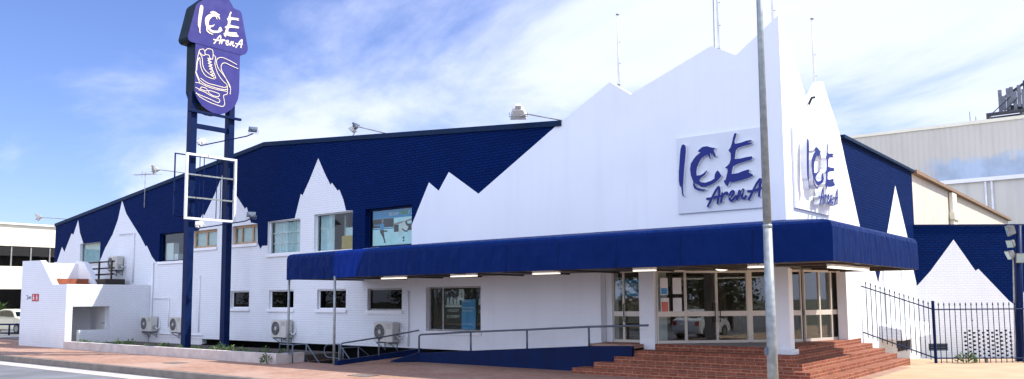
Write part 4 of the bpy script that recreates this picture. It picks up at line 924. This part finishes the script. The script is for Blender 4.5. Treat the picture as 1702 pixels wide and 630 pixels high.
# ================================================================== RIGHT SIDE: back wall, fence, lamp pole
A40 = math.radians(40); BD = Vector((math.cos(A40), math.sin(A40), 0)); BN = Vector((math.sin(A40), -math.cos(A40), 0)); BP = Vector((XS+0.01, 31.6, 0))
def back3(u, v, w): q = BP + BD*u - BN*w; return (q.x, q.y, v)
bw = thing('boundary_wall', 'navy brick wall with a painted white peak and open brick vents behind the picket fence', 'wall', tuple(BP))
holes = []
for c in range(11):
    t0 = 1.60 + c*0.163; n = 7 if c % 2 == 0 else 8; z0 = 0.625 if c % 2 == 0 else 0.70
    for k in range(n):
        z = z0 - k*0.145
        if z > -0.27: holes.append(rect(t0, t0+0.10, z-0.07, z))
holes += [rect(0.31, 1.0, -0.02, 0.23), [(1.93+0.04*math.cos(k*1.047), 1.02+0.04*math.sin(k*1.047)) for k in range(6)]]
mtn = [(-0.02, 4.38), (-0.02, 2.25), (0.05, 2.3), (0.51, 2.77), (1.42, 3.90), (2.15, 2.78), (2.26, 2.85), (3.3, 1.71), (3.58, 1.50), (3.75, 1.85), (4.6, 3.2), (5.4, 2.0), (6.5, 3.1), (8.5, 1.4), (8.5, 4.36)]
mb = MB().slab([[(-0.02, -0.5), (8.5, -0.5), (8.5, 4.36), (-0.02, 4.38)]] + holes, back3, 0, 0.05, 0, 0, [(mtn, 1)])
part(mb, 'brickwork', [m_wbrick, m_nbrick], bw)
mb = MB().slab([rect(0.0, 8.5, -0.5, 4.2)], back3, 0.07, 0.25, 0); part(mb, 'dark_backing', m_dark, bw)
mb = MB().slab([rect(-0.0, 8.5, 4.381, 4.44)], back3, -0.03, 0.23, 0); part(mb, 'coping', m_navymetal, bw)
mb = MB()
for z in (0.02, 0.1, 0.18): mb.slab([rect(0.312, 0.998, z-0.012, z+0.012)], back3, 0.01, 0.04, 0)
part(mb, 'vent_grille', m_rail, bw)
hd = thing('vent_hood', 'white masonry hood over a dark vent on the sunlit wall behind the fence', 'vent', (-6.4, 28.4, 0.5))
mb = MB().hexa([(-6.67, 26.4, 0.62), (-6.05, 26.6, 0.56), (-6.05, 30.4, 0.60), (-6.67, 30.6, 0.66), (-6.67, 26.4, 1.05), (-6.1, 26.6, 0.92), (-6.1, 30.4, 1.0), (-6.67, 30.6, 1.12)])
part(mb, 'hood', m_wbrick, hd, 0.03)
part(MB().box(-6.678, -6.665, 28.5, 30.2, 0.12, 0.46), 'vent_opening', m_dark, hd)

fence = thing('picket_fence', 'navy steel picket fence stepping down beside the brick steps and across the yard', 'fence', (-5.05, 25.8, 0))
F0 = Vector((-6.66, 24.62, 0)); F1 = Vector((-5.05, 25.8, 0)); F2 = F1 + BD*5.2
mb = MB()
def frail(a, za, b, zb): mb.tube([(a.x, a.y, za), (b.x, b.y, zb)], 0.02, 6)
frail(F0, 2.20, F1, 1.516); frail(F0, 0.88, F1, 0.14); frail(F1, 1.516, F2, 1.516); frail(F1, 0.14, F2, 0.10)
part(mb, 'rail', m_navymetal, fence)
part(MB().box(F1.x-0.035, F1.x+0.035, F1.y-0.035, F1.y+0.035, -0.05, 1.76), 'post', m_navymetal, fence)
def picket(x, y, z0, z1):
    mb = MB().tube([(x, y, z0), (x, y, z1)], 0.0115, 6); mb.tube([(x, y, z1+0.001), (x, y, z1+0.03), (x, y, z1+0.09)], [0.021, 0.019, 0.002], 6)
    part(mb, 'picket', m_navymetal, fence)
for i in range(1, 15):
    f = i/15; q = F0.lerp(F1, f); picket(q.x, q.y, 0.88-0.74*f-0.10, 2.20-0.684*f+0.10)
for i in range(1, 33):
    q = F1 + BD*(0.158*i); picket(q.x, q.y, 0.0 if i % 7 else -0.1, 1.63)
for i in (7, 9, 16): 
    q = F1 + BD*(0.158*i+0.05) - BN*0.02; part(MB().box(q.x-0.04, q.x+0.04, q.y-0.04, q.y+0.04, -0.2, 0.11), 'stump', m_kerb, fence)
lp = thing('floodlight_pole', 'navy pole carrying four small floodlights at the right edge of the yard', 'lamp post', (-3.29, 27.9, -0.1))
part(MB().tube([(-3.27, 27.95, -0.2), (-3.07, 27.95, 3.95)], [0.13, 0.075], 12), 'pole', m_navymetal, lp)
part(MB().tube([(-3.36, 27.85, -0.1), (-3.25, 27.85, 3.0)], 0.022, 6), 'conduit', m_grey, lp)
for (dx, dz, aim, sz) in ((-0.16, 3.80, (-0.9, -0.3, -0.2), 0.68), (-0.17, 3.42, (-0.5, -0.8, -0.3), 0.5), (-0.2, 3.1, (-0.8, -0.5, -0.4), 0.58), (0.04, 3.0, (0.3, -0.9, -0.3), 0.62)):
    p = Vector((-3.1+dx, 27.8, dz)); a = Vector(aim).normalized(); sd_ = a.cross(Vector((0, 0, 1))).normalized(); u_ = sd_.cross(a)
    w, h, dp = 0.22*sz, 0.24*sz, 0.14*sz
    F = [p+a*dp+sd_*sx_*w+u_*sz_*h for sx_, sz_ in ((-1,-1),(1,-1),(1,1),(-1,1))]; B = [p-a*dp+sd_*sx_*w*0.7+u_*sz_*h*0.7 for sx_, sz_ in ((-1,-1),(1,-1),(1,1),(-1,1))]
    hh = part(MB().hexa(B+F), 'lamp_head', m_lampgrey, lp, 0.012)
    part(MB().obox(p+a*(dp+0.004), a*0.004, sd_*w*0.85, u_*h*0.85), 'lens', m_lensglass, hh)
part(MB().tube([(-3.1, 27.93, 3.05), (-2.7, 27.8, 3.05)], 0.03, 8), 'bracket', m_grey, lp)

# ------------------------------------------------------------------ tall galvanised street pole in front
sp = thing('street_pole', 'tall tapering galvanised steel street pole standing in front of the canopy corner', 'street light', (-4.78, 12.6, 0))
part(MB().tube([(-4.78, 12.6, -0.02), (-4.78, 12.6, 3.02)], [0.088, 0.068], 20), 'lower_shaft', m_galv, sp)
part(MB().tube([(-4.78, 12.6, 3.021), (-4.78, 12.6, 9.2)], [0.065, 0.034], 20), 'upper_shaft', m_galv, sp)
part(MB().tube([(-4.78, 12.6, 2.99), (-4.78, 12.6, 3.05)], 0.0715, 20), 'collar', m_galv, sp)
part(MB().box(-4.91, -4.65, 12.47, 12.73, 0.001, 0.025), 'base_plate', m_galv, sp)
part(MB().box(-4.865, -4.82, 12.505, 12.52, 1.0, 1.12), 'access_cover', m_rail, sp)
part(MB().tube([(-4.78, 12.6, 9.15), (-4.78, 12.3, 9.5), (-4.78, 11.2, 9.7)], 0.03, 8), 'outreach_arm', m_galv, sp)
part(MB().box(-4.90, -4.66, 10.5, 11.25, 9.62, 9.76), 'lantern', m_grey, sp, 0.03)

# ================================================================== FAR BUILDINGS
sh = thing('warehouse', 'large pale ribbed metal warehouse rising behind the right end of the rink', 'building', (2, 62, 0))
mb = MB().hexa([(-17.5, 62, 0), (28, 62, 0), (28, 96, 0), (-17.5, 96, 0), (-17.5, 62, 13.68), (28, 62, 13.4), (28, 96, 13.4), (-17.5, 96, 13.68)])
part(mb, 'wall', m_cladshed, sh)
mb = MB().hexa([(-17.6, 61.9, 13.5), (28.1, 61.9, 13.22), (28.1, 62.2, 13.22), (-17.6, 62.2, 13.5), (-17.6, 61.9, 13.72), (28.1, 61.9, 13.44), (28.1, 62.2, 13.44), (-17.6, 62.2, 13.72)])
part(mb, 'roof_trim', m_cream, sh)
mb = MB().box(-11.0, 28, 59.5, 61.95, 0, 9.2); part(mb, 'lean_to', m_cladlow, sh)
mb = MB().box(-11.15, 28, 59.3, 61.95, 9.2, 9.45); part(mb, 'lean_to_roof', m_whitetrim, sh)
mb = MB()
for x in (-8.2, -7.85): mb.tube([(x, 59.4, 4), (x, 59.4, 9.2)], 0.07, 8)
part(mb, 'downpipe', m_letterside, sh)
an = thing('antenna_array', 'cluster of grey phone antennas on a steel frame on the warehouse roof', 'antenna', (-7.3, 64, 13.6))
mb = MB().tube([(-8.4, 63.2, 14.2), (-6.0, 63.2, 14.2)], 0.13, 6); mb.tube([(-8.4, 64.6, 14.2), (-6.0, 64.6, 14.2)], 0.1, 6)
for x in (-8.35, -6.4): mb.box(x-0.06, x+0.06, 63.1, 64.7, 13.5, 14.3)
mb.tube([(-7.6, 64, 15.3), (-6.2, 64, 16.2)], 0.09, 6); mb.tube([(-8.2, 63.4, 14.2), (-6.5, 64, 15.9)], 0.035, 6); mb.tube([(-7.5, 63.4, 14.2), (-6.3, 64, 15.6)], 0.035, 6)
mb.tube([(-6.2, 64, 13.6), (-6.2, 64, 16.4)], 0.07, 6)
part(mb, 'steel_frame', m_darkrail, an)
part(MB().box(-7.3, -6.3, 64.1, 64.5, 14.35, 14.85), 'equipment_box', m_darkrail, an, 0.02)
for x, z0, z1 in ((-7.4, 14.5, 15.5), (-6.95, 14.9, 16.05), (-6.25, 14.5, 15.8), (-7.62, 14.4, 15.95), (-7.15, 14.5, 16.0), (-6.75, 14.4, 15.7), (-6.5, 14.6, 16.1), (-6.0, 15.2, 16.2)):
    part(MB().box(x-0.11, x+0.11, 63.8, 63.95, z0, z1), 'antenna_panel', m_antenna, an, 0.02)
t = thing('roof_vent_pipe', 'two short thin pipes on the warehouse roof left of the antennas', 'pipe', (-9.4, 63.5, 13.5))
part(MB().tube([(-9.45, 63.5, 13.4), (-9.45, 63.5, 14.65)], 0.03, 6), 'pipe', m_grey, t); part(MB().tube([(-9.1, 63.5, 13.4), (-9.1, 63.5, 14.25)], 0.03, 6), 'pipe', m_grey, t)

of = thing('office_building', 'cream two storey office with dark glass bands at the far left', 'building', (-64, 30, 0))
mb = MB().box(-72, -62, 8, 60, 5.82, 7.3); mb.box(-72, -62, 8, 60, 2.84, 4.42)
part(mb, 'spandrel', m_cream, of)
part(MB().box(-72.2, -61.85, 7.9, 60.2, 7.301, 7.42), 'roof_edge', m_whitetrim, of)
part(MB().box(-71.8, -62.3, 8.2, 59.8, -0.2, 7.2), 'core_wall', m_dark, of)
for (z0, z1) in ((4.42, 5.82), (0.0, 2.84)):
    wd = part(MB().box(-62.18, -62.14, 8.1, 59.9, z0+0.002, z1-0.002), 'window', m_tealglass, of)
    mb = MB()
    y = 9.0
    while y < 59: mb.box(-62.13, -62.06, y-0.04, y+0.04, z0+0.003, z1-0.003); y += 1.25 if z0 > 1 else 2.6
    if z0 < 1: mb.box(-62.125, -62.07, 8.15, 59.85, 1.4, 1.48)
    part(mb, 'mullion', m_grey, wd)
rl = thing('ramp_railing', 'low navy railing in front of the parked car at the left edge', 'railing', (-52.4, 19.3, 0))
RA, RB = Vector((-56.5, 17.4, 0)), Vector((-50.0, 20.4, 0))
mb = MB()
for z in (0.62, 0.66): mb.tube([(RA.x, RA.y, z), (RB.x, RB.y, z+0.02)], 0.03, 6)
part(mb, 'rail', m_navymetal, rl)
for f in (0.1, 0.35, 0.63, 0.9): q = RA.lerp(RB, f); part(MB().tube([(q.x, q.y, 0), (q.x, q.y, 0.63)], 0.05, 8), 'post', m_navymetal, rl)
yu = thing('yucca', 'spiky green plant standing before the office at the left edge', 'plant', (-59.5, 21.3, 0))
part(MB().tube([(-59.5, 21.3, 0), (-59.5, 21.3, 1.2)], [0.1, 0.07], 8), 'trunk', m_bark, yu)
mb = MB(); rn = random.Random(3)
for i in range(70):
    a = rn.random()*6.283; e = rn.uniform(-0.5, 1.3); d = Vector((math.cos(a)*math.cos(e), math.sin(a)*math.cos(e), math.sin(e))); c = Vector((-59.5, 21.3, 1.35)); s_ = d.cross(Vector((0, 0, 1))).normalized()*0.05
    l = rn.uniform(0.5, 0.95); m_ = c+d*l*0.55+Vector((0, 0, 0.06)); mb.face([c-s_*0.5, c+s_*0.5, m_+s_, m_-s_]); mb.face([m_-s_, m_+s_, c+d*l-Vector((0, 0, 0.06))])
part(mb, 'crown', m_leaf, yu)

# ------------------------------------------------------------------ cars
def car(lab, paint, loc, rz):
    t = thing('parked_car', lab, 'car', loc, rz)
    prof = [(-2.05, 0.45), (-2.08, 0.75), (-2.0, 0.98), (-1.75, 1.05), (-1.55, 1.12), (-1.05, 1.42), (-0.5, 1.50), (0.2, 1.47), (0.55, 1.36), (1.05, 1.02), (1.55, 0.94), (1.95, 0.8), (2.08, 0.6), (2.05, 0.38), (1.7, 0.25)]
    prof += [(1.68+0.0, 0.3)] + [(1.33+0.35*math.cos(k*math.pi/8), 0.3+0.35*math.sin(k*math.pi/8)) for k in range(1, 8)] + [(0.98, 0.25), (-0.95, 0.25)]
    prof += [(-1.3+0.35*math.cos(k*math.pi/8), 0.3+0.35*math.sin(k*math.pi/8)) for k in range(1, 8)] + [(-1.66, 0.28), (-1.95, 0.3)]
    mb = MB(); V, E = [], []
    n = len(prof)
    def wid(z): return 0.86 if z < 0.95 else 0.86-0.24*(z-0.95)/0.55
    rows = []
    for sy in (-1, 1): rows.append([(x, sy*wid(z), z) for x, z in prof])
    for i in range(n):
        j = (i+1) % n; mb.face([rows[0][i], rows[0][j], rows[1][j], rows[1][i]])
    ov, oe, of_ = delaunay_2d_cdt([Vector(p) for p in prof], [(i, (i+1) % n) for i in range(n)], [], 0, 1e-5)[:3]
    for f in of_:
        c = sum((ov[i] for i in f), Vector((0, 0)))/3
        if inside(c, prof):
            for sy in (-1, 1): mb.face([(ov[i].x, sy*wid(ov[i].y), ov[i].y) for i in f])
    mb.build('body', paint, t, 0.03)
    mb = MB()
    for sy in (-1, 1):
        for q in ([(-1.4, 1.08), (-0.98, 1.36), (-0.5, 1.43), (-0.45, 1.06)], [(-0.38, 1.06), (-0.42, 1.43), (0.2, 1.40), (0.5, 1.3), (0.85, 1.04)]):
            mb.face([(x, sy*(wid(z)+0.008), z) for x, z in q])
    mb.face([(0.62, -0.6, 1.335), (1.03, -0.72, 1.05), (1.03, 0.72, 1.05), (0.62, 0.6, 1.335)]); mb.face([(-1.11, -0.62, 1.405), (-1.56, -0.72, 1.135), (-1.56, 0.72, 1.135), (-1.11, 0.62, 1.405)])
    mb.build('glazing', m_tealglass, t)
    for x in (-1.3, 1.33):
        for sy in (-1, 1):
            w = MB().tube([(x, sy*0.70, 0.31), (x, sy*0.88, 0.31)], 0.31, 20).build('wheel', m_black, t)
            MB().tube([(x, sy*0.881, 0.31), (x, sy*0.89, 0.31)], 0.19, 14).build('rim', m_galv, w)
    for sy in (-1, 1):
        MB().box(-2.09, -1.96, sy*0.72-0.1, sy*0.72+0.1, 0.72, 0.93).build('tail_lamp', m_tail, t)
        MB().box(1.93, 2.03, sy*0.62-0.16, sy*0.62+0.16, 0.62, 0.76).build('headlight', m_lensglass, t)
    return t
car('pale cream car parked beyond the railing at the left edge', m_carpaint, (-55.6, 21.0, 0.02), math.radians(8))

# ------------------------------------------------------------------ notices on the entrance glass, poster in the shop window
gd = Vector((0.54, 0.53, 0)).normalized(); gn = Vector((gd.y, -gd.x, 0)); gA = Vector((-10.18, 18.94, 0))
def notice(lab, s0, s1, z0, z1, mat, mat2=None, frac=0.5):
    t = thing('notice', lab, 'notice', tuple(gA+gd*(s0+s1)/2+Vector((0, 0, z0))))
    def q(a, b, c, d, off): mm = MB(); mm.obox(gA+gd*(a+b)/2+gn*off+Vector((0, 0, (c+d)/2)), gd*(b-a)/2, gn*0.002, (0, 0, (d-c)/2)); return mm
    part(q(s0, s1, z0, z1, 0.012), 'sheet', mat, t)
    if mat2: part(q(s0+0.02, s1-0.02, z0+0.02, z0+(z1-z0)*frac, 0.0175), 'print', mat2, t)
notice('white and blue notice, upper left on the glass beside the entrance doors', 0.10, 0.30, 1.98, 2.42, m_paper, m_posterblue, 0.4)
notice('plain white notice, upper right on the glass beside the entrance doors', 0.43, 0.66, 2.0, 2.42, m_paper)
notice('salmon red notice, lower left on the glass beside the entrance doors', 0.10, 0.32, 1.5, 1.9, m_paper, m_orange, 0.75)
notice('white sheet, lower right on the glass beside the entrance doors', 0.43, 0.66, 1.5, 1.9, m_paper)
t = thing('poster', 'bright blue poster with faint pale lettering in the large shop window', 'poster', (-16.7, YW+0.2, 1.0))
mb = MB().box(-17.0, -16.42, YW+0.205, YW+0.212, 0.98, 1.9); part(mb, 'sheet', m_posterblue, t)
mb = MB(); 
for z, s_ in ((1.83, 4), (1.63, 6), (1.53, 5)):
    for i in range(s_): mb.box(-16.95+i*0.085, -16.90+i*0.085, YW+0.2, YW+0.203, z, z+0.035)
part(mb, 'print', m_frost, t)
t = thing('price_sign', 'small white sign with a bold dollar mark high in the large shop window', 'sign', (-17.0, YW+0.2, 1.95))
part(MB().box(-17.1, -16.88, YW+0.19, YW+0.196, 1.88, 2.22), 'sheet', m_paper, t)
mb = MB(); text_polys(mb, 'S', 0.2, lambda u, v, w: (-16.99+u, YW+0.188, 1.97+v), 0, 0, 'CENTER'); part(mb, 'print', m_dark, t)

# ------------------------------------------------------------------ across the road: trees and a car that the glass reflects
def street_tree(lab, seed, H=5.0, R_=2.2):
    rn = random.Random(seed); t = thing('street_tree', lab, 'tree', (0, 0, 0), 0, 'trees across the road')
    mb = MB(); mb.tube([(0, 0, -0.1), (0.1, 0.05, 1.4), (0.05, 0.1, H*0.5)], [0.2, 0.15, 0.08], 8)
    tips = []
    for k in range(9):
        a = k*0.7+rn.random()*0.5; z0 = rn.uniform(1.4, H*0.45); tip = Vector((math.cos(a)*R_*rn.uniform(0.5, 0.9), math.sin(a)*R_*rn.uniform(0.5, 0.9), rn.uniform(H*0.3, H*0.92)))
        mb.tube([(0.08, 0.05, z0), tuple(tip*0.5+Vector((0, 0, z0*0.45))), tuple(tip)], [0.07, 0.045, 0.015], 6); tips.append(tip)
    mb.build('trunk', m_bark, t)
    mb = MB()
    for c in tips + [Vector((0, 0, H*0.85)), Vector((0, 0, H*0.6))]:
        for k in range(230):
            d = Vector((rn.gauss(0, 1), rn.gauss(0, 1), rn.gauss(0, 0.8))); d = d.normalized()*R_*0.42*rn.random()**0.4
            p = c+d; n = Vector((rn.uniform(-1, 1), rn.uniform(-1, 1), rn.uniform(-1, 1))).normalized(); u_ = n.orthogonal().normalized(); v_ = n.cross(u_); l = rn.uniform(0.09, 0.17)
            mb.face([p-u_*l, p+v_*l*0.5, p+u_*l, p-v_*l*0.5])
    mb.build('crown', m_treeleaf, t); return t
tr = [street_tree('bushy green street tree in the row across the road', 5), street_tree('bushy green street tree in the row across the road', 9, 5.8, 2.6)]
spots = [(-12, -13), (-20, -15), (-28, -12.5), (-36, -15), (-45, -13), (-54, -16), (-64, -13), (-76, -15), (-90, -14), (22, 7.0), (25, 3.2), (27, -0.6), (29, -5), (24, 17), (27, 20), (30, 24.5), (27, 28.5), (32, 31), (21, -9), (33, 1.5)]
for i, (x, y) in enumerate(spots):
    o = tr[i] if i < 2 else copy_tree(tr[i % 2])
    o.location = (x, y, -0.35); o.rotation_euler = (0, 0, i*1.3)
    k_ = 1.1 if x > 0 else 1.3 if x < -50 else 1.0; o.scale = (k_, k_, k_)
car('white hatchback parked at the kerb, mirrored in the entrance doors', m_carwhite, (10.5, 10.2, -0.2), 0.0)
for lab, x, y in (('dark iron cover set in the footpath in front of the planter', -24.1, 13.6), ('dark iron cover set in the footpath in front of the ramp', -15.9, 14.05)):
    t = thing('service_cover', lab, 'cover', (x, y, 0))
    part(MB().slab([rect(x-0.35, x+0.35, y-0.25, y+0.25), rect(x-0.31, x+0.31, y-0.21, y+0.21)], lambda u, v, w: (u, v, w), 0.006, 0.002, 0), 'frame', m_darksteel, t)
    part(MB().box(x-0.308, x+0.308, y-0.208, y+0.208, 0.001, 0.004), 'lid', m_kerb, t)
